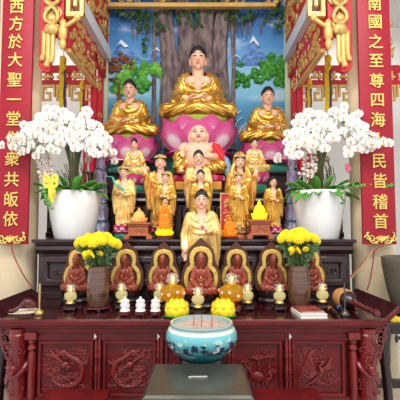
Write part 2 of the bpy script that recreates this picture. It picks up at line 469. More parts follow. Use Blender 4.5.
TH = (0, -.015, .885); TR = (.066, .075, .095)
def standing(pose, veil=False, crown=False, bun=True, seed=0):
    c, r = TH, TR
    arms = {'palms': [((-.155, -.01, .53), (-.03, -.155, .585), (.12, -.25, 1), (1, 0, 0)), ((.155, -.01, .53), (.03, -.155, .585), (-.12, -.25, 1), (-1, 0, 0))],
            'bless': [((-.16, -.03, .55), (-.19, -.13, .72), (0, -.1, 1), (0, -1, 0)), ((.155, -.01, .52), (.05, -.16, .5), (-1, -.3, .25), (0, 0, 1))],
            'blessl': [((-.155, -.01, .52), (-.05, -.16, .5), (1, -.3, .25), (0, 0, 1)), ((.16, -.03, .55), (.19, -.13, .7), (0, -.1, 1), (0, -1, 0))],
            'chest': [((-.175, 0, .52), (-.165, -.1, .36), (.05, -.1, -1), (0, -1, 0)), ((.165, -.01, .52), (.05, -.17, .575), (-1, -.3, .15), (0, -.3, 1))],
            'hold': [((-.155, -.01, .52), (-.06, -.155, .54), (1, -.3, .5), (0, -.4, 1)), ((.155, -.01, .52), (.05, -.165, .5), (-1, -.3, .5), (0, -.4, 1))]}[pose]
    b = MB(); b.M = HT2; head_into(b, c, r); b.M = None
    b.cap((0, .01, .7), .05, (0, 0, .82), .045, 14)
    b.ell((0, .015, .62), (.12, .075, .14), 18); b.cap((0, .02, .6), .1, (0, .02, .1), .08)
    for i, (E, W, d, nn) in enumerate(arms):
        q = -1 if i == 0 else 1
        b.cap((q*.115, .015, .71), .036, E, .034); b.cap(E, .036, W, .028)
        hand(b, W, d, nn, .062, .3, q if pose not in ('chest',) else -q)
        b.ell((q*.06, -.13, .018), (.035, .07, .02), 10)
    body = remesh(b, .0068, 3, 'body', SKIN)
    g = MB()
    g.ell((0, .015, .63), (.13, .095, .145), 22); g.cap((-.1, .015, .715), .055, (.1, .015, .715), .055)
    prof = [(.02, .64), (.11, .62), (.118, .5), (.126, .38), (.126, .22), (.132, .1), (.15, .035), (.14, .03), (.02, .03)]
    g.lathe([(x, z) for x, z in prof][::-1], n=28, sy=.8)
    for i, (E, W, d, nn) in enumerate(arms):
        q = -1 if i == 0 else 1; E = Vector(E); W = Vector(W)
        g.cap((q*.11, .015, .708), .056, E, .05); g.cap(E, .05, W-(W-E).normalized()*.02, .04)
        M = E.lerp(W, .55); drop = .27 if pose != 'chest' or q > 0 else .12
        g.cap(E, .046, E+Vector((-q*.02, .0, -drop)), .036); g.cap(M, .038, Vector((M.x*.6+E.x*.35, M.y*.6, M.z-drop)), .032)
        g.cap(E.lerp(W, .25), .044, Vector((E.x*.86, E.y-.03, E.z-drop*1.08)), .036)
    robe = remesh(g, .0095, 4, 'robe', GOLDP)
    ph = seed*1.3
    def fn(p):
        if p.z > .5 and abs(p.x) < .1: return fold(math.sqrt((p.x*1.3)**2+((.85-p.z))**2), 104, .006)
        if p.z < .34 and abs(p.x) < .13:
            return fold(math.atan2(p.x, -p.y+.02)*.16+.1*(p.z-.2)*(1 if p.x > 0 else -1)+ph*.01, 96, .0068)+fold((p.x**2*3+p.z), 40, .002)
        return fold(p.x*.8+p.z*.12*(1 if p.x > 0 else -1)+p.y*.5, 112, .0062)
    displace(robe, fn)
    cut(robe, lambda p: p.y < .0 and .6 < p.z < .85 and abs(p.x) < .012+(p.z-.6)*.36)
    k = dict(body=body, robe=robe, hair=hair_mesh(c, r, (0, .1, .55, .74) if bun else None, curls=not (veil or crown)), face=face_mesh(c, r))
    tilted(k, HT2)
    if veil:
        g = MB(); g.ell((0, .012, .9), (.088, .092, .118), 24); g.cap((0, .04, .88), .08, (0, .05, .66), .12)
        for q in (-1, 1): g.cap((q*.07, .0, .85), .03, (q*.12, -.02, .68), .045)
        v = remesh(g, .0095, 3, 'veil', GOLDO)
        cut(v, lambda p: p.y < -.015 and abs(p.x) < .062 and p.z < .962)
        displace(v, lambda p: fold(p.x*.7+p.y*.6, 110, .0035))
        k['veil'] = v
    if crown:
        mb = MB()
        pts = []
        for i in range(25):
            a = PI*i/24; pts.append((.074*math.cos(a), -.012-.082*math.sin(a), .945))
        mb.tube(pts, .009, 8)
        for i in range(9):
            a = PI*(.08+.84*i/8); h = .006+.022*math.sin(a)**3
            x, y = .074*math.cos(a), -.012-.082*math.sin(a)
            mb.cap((x, y, .945), .013, (x*.94, y*.94, .952+h), .008, 8)
        mb.ell((0, -.098, .965), (.014, .01, .017), 10)
        k['crown'] = mb.mesh('crown', GOLDC); k['crown'].transform(HT2)
    return k
def put_standing(root, k, robe=None, z=0, s=1.0):
    def one(n, me): return ob(n, me, root, (0, 0, z), scale=s)
    one('body', k['body']); one('robe', remat(k['robe'], robe) if robe else k['robe']); one('hair', k['hair']); [one(nm, me) for nm, me in k['face']]
    if 'veil' in k: one('veil', k['veil'])
    if 'crown' in k: one('crown', k['crown'])

# ------------------------------------------------------------------ lotus
def petal(mb, a, r0, z0, r1, z1, w, bulge, sx=1, sy=1, tip=.0, nu=9, nv=10, thick=.012):
    """Spoon-shaped petal leaving (r0,z0) and ending in a point at (r1,z1)."""
    er = Vector((math.cos(a), math.sin(a), 0)); et = Vector((-math.sin(a), math.cos(a), 0)); ez = Vector((0, 0, 1))
    d = Vector((r1-r0, z1-z0)); nr = Vector((d.y, -d.x)).normalized()
    for side in (0, 1):
        vs = []; cs = []; fs = []
        for j in range(nv):
            v = j/(nv-1)
            wd = w*(.45+.55*math.sin(PI/2*min(1, v/.55)) if v < .55 else max(0, 1-((v-.55)/.45)**1.7)**.72)+.002
            for i in range(nu):
                u = -1+2*i/(nu-1)
                off = bulge*math.sin(PI*min(1, v*.9+.05))*(1-.55*u*u)+tip*v**3-thick*side
                rr = r0+d.x*v+nr.x*off; zz = z0+d.y*v+nr.y*off
                p = er*rr+et*(u*wd)+ez*zz
                vs.append((p.x*sx, p.y*sy, p.z))
                q = math.sqrt((u*1.1)**2+((v-.42)/.42)**2)
                cs.append(max(0, min(1, 1.22-q)))
        for j in range(nv-1):
            for i in range(nu-1): fs.append((j*nu+i, j*nu+i+1, (j+1)*nu+i+1, (j+1)*nu+i))
        if side: fs = [f[::-1] for f in fs]
        mb.add(vs, fs, 0, cs)
def lotus_petals(Rr, h, n=9, sy=1, rows=((.55, .12, 1.0, 1.0, 0, .1),), m=PINK, wmul=1.0):
    mb = MB()
    for (r0, z0, r1, z1, off, bl) in rows:
        for i in range(n):
            a = -PI/2+2*PI*(i+off)/n
            petal(mb, a, Rr*r0, h*z0, Rr*r1, h*z1, PI*Rr*(r0+r1)/2/n*1.2*wmul, Rr*bl, 1, sy)
    me = mb.mesh('lotus_petals', m, 70)
    return me
# ------------------------------------------------------------------ the setting
X0 = -.055
struct('floor', MB().box(-7, 7, -5, 7.4, -.1, 0), FLOORM)
struct('wall_back', MB().box(-7, 7, 7.0, 7.2, 0, 5.2), WHITEW)
struct('ceiling', MB().box(-7, 7, 2.2, 7.2, 5.2, 5.35), WHITEW)
YM = 5.46
for q, px0, px1, nm in ((-1, 99, 108.5, 'trim_1'), (1, 284.5, 294, 'trim_2')):
    struct(nm, MB().box(PX(px0, 100, YM), PX(px1, 100, YM), YM-.06, YM+.25, 0, 5.0), PALEG, .01)
struct('wall_shrine', MB().box(PX(108.5, 100, YM), PX(284.5, 100, YM), YM+.04, YM+.25, 0, 5.0), PALEG)
for q, nm in ((-1, 'column_left'), (1, 'column_right')):
    x = X0+q*1.757
    mb = MB().lathe([(.2, 0), (.2, 5.2)], (x, 3.96, 0), 40)
    mb.lathe([(.25, 0), (.25, .1), (.215, .14), (.2, .16)], (x, 3.96, 0), 40)
    struct(nm, mb, CREAM)

# ------------------------------------------------------------------ painted relief mural
mx0, mx1 = PX(108.5, 100, YM), PX(284.5, 100, YM)
def mural_mat():
    m = bpy.data.materials.new('mural_sky_and_lake'); m.use_nodes = True
    nt = m.node_tree; N = nt.nodes; L = nt.links; b = N['Principled BSDF']; b.inputs['Roughness'].default_value = .6
    tc = N.new('ShaderNodeTexCoord'); sx = N.new('ShaderNodeSeparateXYZ'); L.new(tc.outputs['Object'], sx.inputs[0])
    mr = N.new('ShaderNodeMapRange'); mr.inputs[1].default_value = 2.2; mr.inputs[2].default_value = 4.7
    L.new(sx.outputs['Z'], mr.inputs[0])
    r = N.new('ShaderNodeValToRGB'); L.new(mr.outputs[0], r.inputs[0])
    cols = [(0, (36, 110, 130)), (.3, (40, 118, 166)), (.44, (70, 150, 196)), (.5, (120, 186, 214)), (.62, (140, 192, 224)), (.78, (74, 146, 206)), (1, (22, 84, 160))]
    e = r.color_ramp.elements; e[0].color = (*srgb(*cols[0][1]), 1); e[1].color = (*srgb(*cols[-1][1]), 1)
    for p, c in cols[1:-1]: q = e.new(p); q.color = (*srgb(*c), 1)
    n = N.new('ShaderNodeTexNoise'); n.inputs['Scale'].default_value = 1.6; n.inputs['Detail'].default_value = 6
    mp = N.new('ShaderNodeMapping'); mp.inputs['Scale'].default_value = (1, 1, 2.6); L.new(tc.outputs['Object'], mp.inputs[0]); L.new(mp.outputs[0], n.inputs['Vector'])
    r2 = N.new('ShaderNodeValToRGB'); r2.color_ramp.elements[0].position = .54; r2.color_ramp.elements[1].position = .78
    L.new(n.outputs['Fac'], r2.inputs[0])
    mx = N.new('ShaderNodeMix'); mx.data_type = 'RGBA'; L.new(r2.outputs[0], mx.inputs[0]); L.new(r.outputs[0], mx.inputs[6]); mx.inputs[7].default_value = (*srgb(228, 238, 244), 1)
    L.new(mx.outputs[2], b.inputs['Base Color']); return m
mural = thing('relief_mural', 'blue painted relief mural of lake, mountains and a bodhi tree behind the large seated statues', 'mural', (0, YM, 0))
ob('painted_panel', (MB().box(mx0, mx1, 0, .05, 1.9, 4.85), mural_mat()), mural)
MOUNT = mat('mountain_paint', srgb(40, 92, 172), .7, col2=srgb(124, 166, 216), vscale=6, grain=(1.2, 1, 3), bump=.3, bscale=8)
SNOW = mat('snow_paint', srgb(232, 240, 250), .7)
HILL = mat('meadow_paint', srgb(126, 196, 66), .7, col2=srgb(50, 140, 54), vscale=7)
BUSH = mat('bush_paint', srgb(84, 170, 48), .7, col2=srgb(28, 100, 40), vscale=22, bump=.5, bscale=30)
BARK = mat('bark_paint', srgb(142, 124, 122), .85, col2=srgb(84, 70, 74), vscale=7, grain=(2.4, 2.4, .8), bump=.8, bscale=14)
def mp(px, py): return (PX(px, py, YM), PZ(py, YM))
def mountain(peak, base, seed):
    rr = random.Random(seed); x0, z0 = mp(base[0], base[2]); x1, _ = mp(base[1], base[2]); xp, zp = mp(*peak)
    out = [(x0, z0)]; n = 9
    for i in range(1, n): t = i/n; out.append((x0+(xp-x0)*t, z0+(zp-z0)*t**1.35+rr.uniform(-.012, .012)))
    out.append((xp, zp))
    for i in range(1, n): t = 1-i/n; out.append((x1+(xp-x1)*t, z0+(zp-z0)*t**1.3+rr.uniform(-.012, .012)))
    out.append((x1, z0)); mb = MB(); k = len(out)
    vs = [(x, -.002, z) for x, z in out]+[(xp+.02, -.04, z0+(zp-z0)*.3)]
    mb.add(vs, [(i, i+1, k) for i in range(k-1)]+[(k-1, 0, k)])
    o = ob('mountain', (mb, MOUNT), mural)
    sn = MB(); sn.add([(xp, -.012, zp+.005), (xp-(xp-x0)*.22, -.02, zp-(zp-z0)*.28), (xp-.05, -.035, zp-(zp-z0)*.3), (xp, -.04, zp-(zp-z0)*.2), (xp+.06, -.035, zp-(zp-z0)*.36), (xp+(x1-xp)*.28, -.02, zp-(zp-z0)*.3)], [(0, 1, 2), (0, 2, 3), (0, 3, 4), (0, 4, 5)])
    ob('snow_cap', (sn, SNOW), o)
mountain((121, 40), (105, 150, 64), 1); mountain((156, 47), (144, 172, 64), 2); mountain((253, 36), (235, 275, 66), 3); mountain((236, 55), (233, 245, 66), 4)
def clumps(name, pts, m, d=.05):
    mb = MB(); rr = random.Random(len(pts)*7)
    for px, py, r in pts:
        x, z = mp(px, py)
        for i in range(6):
            a = rr.uniform(0, 6.28); q = rr.uniform(0, r*.7)*.0136
            mb.ell((x+q*math.cos(a), -.01, z+q*math.sin(a)), (r*.0136*rr.uniform(.3, .6), d*rr.uniform(.4, 1), r*.0136*rr.uniform(.3, .55)), 10)
    return ob(name, (mb, m), mural)
clumps('meadow', [(128, 74, 9), (136, 70, 8), (146, 66, 8), (152, 70, 8), (160, 74, 9), (122, 82, 9), (142, 78, 9), (118, 90, 8), (148, 72, 6), (155, 66, 6), (164, 68, 7), (126, 66, 5), (134, 62, 5)], HILL)
clumps('lakeside_bush', [(258, 72, 8), (266, 68, 9), (274, 64, 10), (280, 72, 9), (264, 80, 8), (276, 82, 9), (270, 74, 9), (240, 64, 4), (238, 74, 5), (244, 78, 5), (284, 84, 6), (260, 64, 6), (272, 58, 7), (282, 62, 7), (256, 80, 5), (250, 76, 4)], BUSH)
clumps('island_bush', [(240, 80, 6), (247, 84, 5), (236, 86, 5), (146, 86, 6), (140, 90, 7)], BUSH)
clumps('brown_tree_crown', [(114, 60, 7), (122, 58, 8), (130, 64, 7), (110, 70, 6), (118, 68, 6), (134, 70, 5), (112, 80, 4), (127, 60, 6)], BROWNL, .05)
mb = MB(); mb.tube([(*(lambda p: (p[0], -.03, p[1]))(mp(px, py)),) for px, py in ((120, 108), (119, 90), (118, 78), (121, 66))], [.03, .024, .02, .014], 8)
ob('brown_tree_trunk', (mb, BROWNL), mural)
def trunk(pts, rad, seed, name='trunk'):
    rr = random.Random(seed); mb = MB(); sp_ = spline([(mp(px, py)[0], -.02, mp(px, py)[1]) for px, py in pts], 6); n = 22; k = len(sp_); vs = []; fs = []
    for i, p in enumerate(sp_):
        t = i/(k-1)*(len(rad)-1); a = int(min(t, len(rad)-2)); r = (rad[a]+(rad[a+1]-rad[a])*(t-a))*.0136
        for j in range(n):
            an = 2*PI*j/n; q = 1+.13*math.sin(an*5+i*.12+seed)+.08*math.sin(an*9-i*.2)+.06*noise.noise((p.x*6, an*2, p.z*5))
            vs.append((p.x+r*q*math.cos(an), p.y+min(.1, r*.6)*q*math.sin(an), p.z))
    for i in range(k-1):
        for j in range(n): fs.append((i*n+j, i*n+(j+1) % n, (i+1)*n+(j+1) % n, (i+1)*n+j))
    mb.add(vs, fs); ob(name, (mb, BARK, 80), mural)
trunk([(172, 150), (171, 100), (169, 60), (166, 25), (163, -5)], [9, 8, 7.5, 7, 10], 1)
trunk([(188, 150), (188, 100), (187, 60), (186, 25), (180, -5)], [10, 10, 9, 8, 9], 2)
trunk([(207, 150), (206, 100), (204, 60), (205, 25), (208, -5)], [12, 11, 10, 9, 12], 3)
trunk([(222, 150), (221, 100), (219, 60), (221, 25), (230, -5)], [11, 9, 8.5, 8, 10], 4)
trunk([(154, 150), (154, 100), (154.5, 60), (155, 20), (158, -5)], [2.2, 2, 1.8, 2, 2.5], 5, 'hanging_root')
trunk([(234, 150), (233, 100), (233.5, 60), (232, 20), (230, -5)], [2.2, 2, 1.8, 2, 2.5], 6, 'hanging_root')
trunk([(160, 150), (160.5, 110), (161.5, 70), (161, 20)], [1.4, 1.2, 1, 1], 7, 'hanging_root')
mb = MB(); rr = random.Random(3)
for i in range(34):
    px = rr.choice((rr.uniform(236, 262), rr.uniform(118, 165), rr.uniform(228, 250))); py = rr.uniform(14, 24); l = rr.uniform(5, 20)
    x, z = mp(px, py); x2, z2 = mp(px, py+l)
    mb.tube([(x, -.05, z), (x+rr.uniform(-.01, .01), -.04, (z+z2)/2), (x2, -.03, z2)], .006, 5)
tag(ob('root_fringe', (mb, BARK), mural), kind='stuff')
mb = MB()
zones = [(102, 122, 4, 16, 26), (120, 150, 6, 20, 30), (138, 166, 14, 34, 30), (143, 150, 36, 54, 9), (166, 200, 4, 18, 30), (176, 200, 18, 26, 8), (200, 235, 4, 14, 26), (222, 244, 8, 24, 16), (244, 268, 6, 22, 22), (268, 288, 8, 32, 26), (198, 208, 18, 30, 8)]
for x0, x1, y0, y1, n in zones:
    for i in range(n):
        x, z = mp(rr.uniform(x0, x1), rr.uniform(y0, y1)); s = rr.uniform(.035, .062); a = rr.uniform(-1.2, 1.2); y = -rr.uniform(.06, .16)
        c, si = math.cos(a), math.sin(a)
        pts = [(0, 0), (.5, -.35), (.45, -.8), (0, -1.6), (-.45, -.8), (-.5, -.35)]
        vs = [(x+s*(u*c-v*si), y+s*.25*abs(u), z+s*(u*si+v*c)) for u, v in pts]+[(x+s*.7*si, y-.012, z-s*.7*c)]
        mb.add(vs, [(6, i, (i+1) % 6) for i in range(6)])
tag(ob('bodhi_leaves', (mb, LEAFD), mural), kind='stuff')
mb = MB()
for px, py in ((238, 122), (242, 128), (236, 116)):
    x, z = mp(px, py); mb.tube(spline([(x-.05, -.02, z-.1), (x-.01, -.03, z), (x+.06, -.03, z+.06)], 5), .006, 5)
ob('water_ripples', (mb, SNOW), mural)
# golden fretwork rail above the mural
zr = PZ(5.5, 5.25)
gr = thing('gilded_fret_rail', 'gilded wooden fretwork rail with cloud scrolls across the top of the mural', 'carving', (0, 5.25, 0))
xa, xb = PX(108, 5, 5.25), PX(276, 5, 5.25)
ob('rail', (MB().box(xa, xb, -.04, .04, zr-.035, zr+.025), GOLDG), gr, bevel=.008)
mb = MB().box(xa-.07, xb+.07, -.035, .035, zr+.2, zr+.26)
for x in (xa-.07, xb+.02): mb.box(x, x+.05, -.03, .03, zr+.02, zr+.2)
mb.box(xa-.07, xa+.04, -.03, .03, zr+.02, zr+.06).box(xb-.04, xb+.07, -.03, .03, zr+.02, zr+.06)
ob('upper_rail', (mb, GOLDG), gr, bevel=.006)
cv = carving(xb-xa, .2, 5, 1.0, 0, .022)
ob('scrollwork', (cv, GOLDC), gr, ((xa+xb)/2, .02, zr+.015))

# ------------------------------------------------------------------ red and gold carved gate, one bay each side
def gate(q, label):
    xs_ = .02; jit = [0]
    def X(x): return x+xs_ if q < 0 else 2*X0-x+xs_*.4
    def bx(mb, x0, x1, *r):
        jit[0] = (jit[0]+1) % 7; e = .0007*jit[0]; a, b = X(x0), X(x1); y0, y1, z0, z1 = r
        return mb.box(min(a, b), max(a, b), y0-e, y1+e, z0-e, z1+e)
    g = thing('carved_gate_side', label, 'carving', (0, 0, 0))
    # front: board with rounded foot, gilded vine, post, key fret
    out = [(X(-1.55), 4.4), (X(-1.55), 3.2)]
    for i in range(7):
        a = math.radians(180+90*i/6); out.append((X(-1.46+.09*math.cos(a)), 3.18+.09*math.sin(a)))
    out += [(X(-1.44), 3.1), (X(-1.435), 3.44), (X(-1.36), 3.46), (X(-1.36), 4.4)]
    ob('red_board', (MB().prism(out, 3.70, 3.76), REDG), g, bevel=.006)
    cv = carving(.15, 1.0, 11+q, 1.6, 0, .024)
    cv.ell((0, -.02, .06), (.07, .05, .06), 14); cv.ell((0, -.02, .16), (.05, .045, .05), 14); cv.ell((0, -.02, .42), (.075, .05, .06), 14)
    for k in range(5):
        z = .1+.18*k; cv.tube(spline([(0, -.03, z), (.06, -.04, z+.05), (.05, -.04, z+.12), (0, -.03, z+.18)], 5), .018, 8); cv.tube(spline([(0, -.03, z), (-.06, -.04, z+.05), (-.05, -.04, z+.12), (0, -.03, z+.18)], 5), .018, 8)
    ob('gilded_vine', (cv, GOLDC), g, (X(-1.425), 3.70, 3.44))
    mb = MB()
    for x, z0, z1, r in ((-1.50, 3.26, 3.46, .022), (-1.458, 3.2, 3.47, .024), (-1.415, 3.24, 3.46, .022)):
        mb.cap((X(x), 3.69, z1), r, (X(x), 3.69, z0), r*.95, 12); mb.ell((X(x), 3.69, z1+.01), (r*1.35, r*1.3, r*.8), 12)
        mb.tube([(X(x), 3.69, z0-.01), (X(x-.015), 3.69, z0-.05), (X(x-.03), 3.69, z0-.06)], [r*1.1, r*1.2, r*.5], 10)
    mb.tube(spline([(X(-1.5), 3.69, 3.47), (X(-1.44), 3.68, 3.56), (X(-1.36), 3.69, 3.53)], 6), .016, 8)
    ob('pendant_tubes', (mb, GOLDG), g)
    ob('red_post', (bx(MB(), -1.375, -1.318, 3.70, 3.76, 3.42, 4.4), REDG), g, bevel=.006)
    mb = MB(); mb.lathe([(.001, 0), (.024, .02), (.036, .07), (.024, .1), (.038, .13), (.042, .2), (.028, .24), (.036, .27), (.016, .3)], (X(-1.32), 3.69, 3.3), 18)
    mb.tube(spline([(X(-1.31), 3.68, 3.52), (X(-1.25), 3.67, 3.55), (X(-1.18), 3.67, 3.6)], 6), [.02]*13, 10); mb.ell((X(-1.18), 3.67, 3.61), (.034, .03, .04), 12)
    ob('finial', (mb, GOLDG), g)
    mb = MB()
    for x0, x1, z0, z1 in ((-1.29, -1.25, 3.62, 3.98), (-1.29, -1.12, 3.62, 3.665), (-1.16, -1.12, 3.62, 3.86), (-1.22, -1.12, 3.82, 3.865), (-1.22, -1.185, 3.72, 3.86), (-1.29, -1.0, 3.94, 3.985), (-1.04, -1.0, 3.94, 4.4)):
        bx(mb, x0, x1, 3.66, 3.71, z0, z1)
    ob('key_fret', (mb, GOLDG), g, bevel=.007)
    # boards running back to the shrine wall
    ya, yb = 3.8, 5.36
    xp = -1.30
    def board(nm, x, z0, z1, m, carve=None, seed=1, t=.05, gm=GOLDC, y0=ya, y1=yb, rad=.03):
        p = ob(nm, (bx(MB(), x-t, x, y0, y1, z0, z1), m), g, bevel=.006)
        if carve:
            cv = carving(y1-y0-.04, z1-z0-.03, seed, carve, 0, rad)
            # relief faces the centre of the hall
            o = ob('gilded_relief', (cv, gm), p, (X(x), (y0+y1)/2, z0+.01), (0, 0, -q*PI/2 if q < 0 else -PI/2))
            o.rotation_euler = (0, 0, PI/2 if q < 0 else -PI/2)
        return p
    board('lower_board', xp, 3.36, 3.66, REDG, 3.4, 21+q, rad=.018, y1=4.8)
    ob('inner_post', (bx(MB(), -1.36, -1.305, 4.8, 4.86, 2.28, 3.9), REDG), g, bevel=.005)
    ob('lower_edge', (bx(MB(), xp-.03, xp+.02, ya, 4.8, 3.33, 3.365), GOLDG), g, bevel=.005)
    board('middle_board', xp-.005, 3.66, 3.86, REDG, 1.8, 31+q, rad=.016)
    ob('tie_beam', (bx(MB(), xp-.03, xp+.05, ya, 5.40, 3.9, 4.06), BEAMW), g, bevel=.006)
    board('upper_board', xp+.02, 4.1, 4.75, REDG, 2.6, 41+q, rad=.022, y0=4.3)
    ob('back_post', (bx(MB(), -1.47, -1.41, 5.3, 5.36, 2.28, 3.5), REDG), g, bevel=.005)
    p = ob('carved_post', (bx(MB(), -1.40, -1.335, 5.28, 5.36, 2.28, 4.6), REDG), g, bevel=.005)
    ob('gilded_relief', (carving(.06, 1.9, 51, 1.8, 0, .013), GOLDC), p, (X(-1.368), 5.27, 2.6))
    # transom lattice of the aisle behind
    mb = MB()
    for z0, z1 in ((3.77, 3.86), (3.58, 3.65)): bx(mb, -3.4, -1.5, 5.42, 5.47, z0, z1)
    for x in (-3.3, -2.85, -2.45, -2.12, -1.86, -1.62): bx(mb, x, x+.05, 5.42, 5.47, 2.2 if x == -1.62 else 3.6, 3.86)
    ob('aisle_transom', (mb, REDG), g, bevel=.004)
    mb = MB(); rr = random.Random(61)
    x = -3.4
    while x < -1.55:
        bx(mb, x, x+.16, 5.40, 5.44, 3.68, 3.705); bx(mb, x+.03, x+.06, 5.40, 5.44, 3.66, 3.77); swirl(mb, X(x+.11), 3.735, .035, 0, 1.2, .012, 5.41)
        for (a, b, c, d) in ((0, .17, 3.55, 3.575), (0, .025, 3.36, 3.56), (.0, .12, 3.36, 3.385), (.1, .125, 3.36, 3.48), (.05, .12, 3.455, 3.48), (.16, .185, 3.42, 3.58)):
            bx(mb, x+a, x+b, 5.40, 5.44, c, d)
        swirl(mb, X(x+.06), 3.52, .03, 1, 1.2, .011, 5.41)
        x += .2
    ob('aisle_fretwork', (mb, GOLDG), g, bevel=.003)
    cv = carving(.22, .7, 77+q, 1.6, 0, .03); ob('aisle_vine', (cv, GOLDC), g, (X(-2.72), 5.4, 3.9))
    return g
gate(-1, 'red and gilded carved gate side beside the mural, above the orchid with the yellow bow')
gate(1, 'red and gilded carved gate side beside the mural, above the orchid with the trailing vine')

# ------------------------------------------------------------------ hanging prayer ribbons
def ribbon(px, ptop, pbot, Y, w, label):
    x = PX(px, 80, Y); zt, zb = PZ(ptop, Y), PZ(pbot, Y)
    t = thing('prayer_ribbon', label, 'ribbon', (x, Y, zb), group=None)
    h = zt-zb
    def strip(x0, x1, dy, z0, z1):
        mb = MB(); n = 14; vs = []
        for i in range(n+1):
            z = z0+(z1-z0)*i/n; o = .012*math.sin(i*.9)
            vs += [(x0, dy+o, z), (x1, dy+o, z), (x0, dy+o+.006, z), (x1, dy+o+.006, z)]
        fs = []
        for i in range(n):
            a = 4*i; fs += [(a, a+1, a+5, a+4), (a+2, a+6, a+7, a+3), (a, a+4, a+6, a+2), (a+1, a+3, a+7, a+5)]
        fs += [(0, 2, 3, 1), (4*n, 4*n+1, 4*n+3, 4*n+2)]
        return mb.add(vs, fs)
    ob('yellow_band', (strip(-w/2, w*.1, 0, 0, h), FLAGY), t)
    ob('blue_band', (strip(w*.1, w*.36, .004, .05*h, h*.93), FLAGB), t)
    ob('red_band', (strip(w*.36, w/2, .008, .1*h, h*.8), FLAGR), t)
    mb = MB(); mb.tube([(0, .01, h), (0, .01, 5.2-zb)], .006, 6); ob('cord', (mb, ROPEY), t)
    mb = MB(); mb.tube([(-w*.3, 0, h*.95), (w*.3, 0, h*.8), (-w*.3, -.01, h*.7)], .018, 8); mb.ell((0, -.01, h*.93), (w*.5, .02, .05), 10); ob('knot', (mb, FLAGY), t)
ribbon(63, 56, 116, 4.6, .085, 'long yellow prayer ribbon hanging nearer the banner over the orchid with the yellow bow')
ribbon(82.5, 82, 112, 5.1, .06, 'short yellow prayer ribbon hanging nearer the mural over the orchid with the yellow bow')
ribbon(328.5, 55, 112, 4.6, .085, 'long yellow prayer ribbon hanging nearer the banner over the orchid with the trailing vine')
ribbon(309.5, 80, 112, 5.1, .06, 'short yellow prayer ribbon hanging nearer the mural over the orchid with the trailing vine')

# ------------------------------------------------------------------ banners
def text_mesh(ch, size):
    cu = bpy.data.curves.new('t', 'FONT'); cu.body = ch; cu.align_x = 'CENTER'; cu.align_y = 'CENTER'; cu.size = size; cu.offset = size*.003; cu.extrude = .004; cu.bevel_depth = .001
    o = bpy.data.objects.new('t', cu); COL.objects.link(o); me = evaluate(o); bpy.data.objects.remove(o); bpy.data.curves.remove(cu); return me
def banner(chars, ys, xl, xr, label):
    Y = 3.68
    zb = PZ(244.5, Y); zt = 4.3; w = xr-xl
    t = thing('couplet_banner', label, 'banner', ((xl+xr)/2, Y, 0))
    mb = MB(); vs = []; fs = []; n = 10
    for zz in (zb, zt):
        for i in range(n+1): u = -1+2*i/n; vs.append((u*w/2, .02*u*u, zz))
        for i in range(n+1): u = -1+2*i/n; vs.append((u*w/2, .02*u*u+.03, zz))
    k = 2*(n+1)
    for i in range(n): fs += [(i, i+1, k+i+1, k+i), (n+1+i, k+n+1+i, k+n+2+i, n+2+i), (i, n+1+i, n+2+i, i+1), (k+i, k+i+1, k+n+2+i, k+n+1+i)]
    fs += [(0, k, k+n+1, n+1), (n, 2*n+1, k+2*n+1, k+n)]
    ob('board', (mb.add(vs, fs), REDB), t)
    for ch, py in zip(chars, ys):
        L = MB()
        me = text_mesh(ch, .148); z = PZ(py, Y)
        L.add([(v.co.x*.96, -.006-v.co.z, z+v.co.y) for v in me.vertices], [tuple(p.vertices) for p in me.polygons])
        ob('lettering', (L, GOLDT, 30), t)
    o = MB(); z = PZ(238.5, Y)
    for q in (-1, 1):
        for i in range(3): swirl(o, q*(.05+.035*i), z-.012+.008*i, .03, 1+i, 1.1, .007, 0, q)
        o.tube(spline([(q*.03, -.004, z-.045), (q*.09, -.004, z-.035), (q*.125, 0, z+.04), (q*.11, 0, z+.055)], 5), .007, 6)
    for i in range(5): a = -.8+.4*i; o.cap((0, -.006, z-.03), .012, (.06*math.sin(a), -.006, z-.03+.05*math.cos(a)), .009, 8)
    ob('gilded_ornament', (o, GOLDT), t)
    return t
zsL = [8, 25, 43, 61, 81, 101, 120, 140, 160, 180.5, 200.5, 220]
zsR = [5, 23, 43, 62, 82, 101, 121, 141, 162, 182, 203, 222.5]
BL = banner('西方於大聖一堂僧衆共皈依', zsL, -1.885, -1.592, 'red vertical banner with gold characters hanging on the column behind the cream tray')
BR = banner('南國之至尊四海人民皆稽首', zsR, 1.505, 1.81, 'red vertical banner with gold characters hanging on the column behind the tan mallet')
def rope(nm, pts, m, label, r=.006):
    tag(ob(nm, (MB().tube(spline(pts, 8), r, 6), m)), label, 'rope')
def W(px, py, Y): return (PX(px, py, Y), Y, PZ(py, Y))
rope('tie_rope', [W(11, 244, 3.66), W(14, 256, 3.68), W(24, 276, 3.7), W(33, 288, 3.74)], ROPE, 'thin red rope trailing from the foot of the banner behind the cream tray')
rope('tie_rope', [W(384, 245, 3.66), W(375, 250, 3.68), W(373, 262, 3.7), W(370, 280, 3.71), W(367, 290, 3.72)], ROPE, 'red rope hanging straight down from the foot of the banner behind the tan mallet')
rope('tie_rope', [W(373, 249, 3.68), W(362, 263, 3.7), W(350, 277, 3.74)], ROPE, 'pink red cord slanting from the banner to the carved altar tier, upper of the pair')
rope('tie_rope', [W(373, 250, 3.66), W(363, 264, 3.68), W(351, 279, 3.72)], ROPEY, 'yellow cord slanting from the banner to the carved altar tier, lower of the pair')
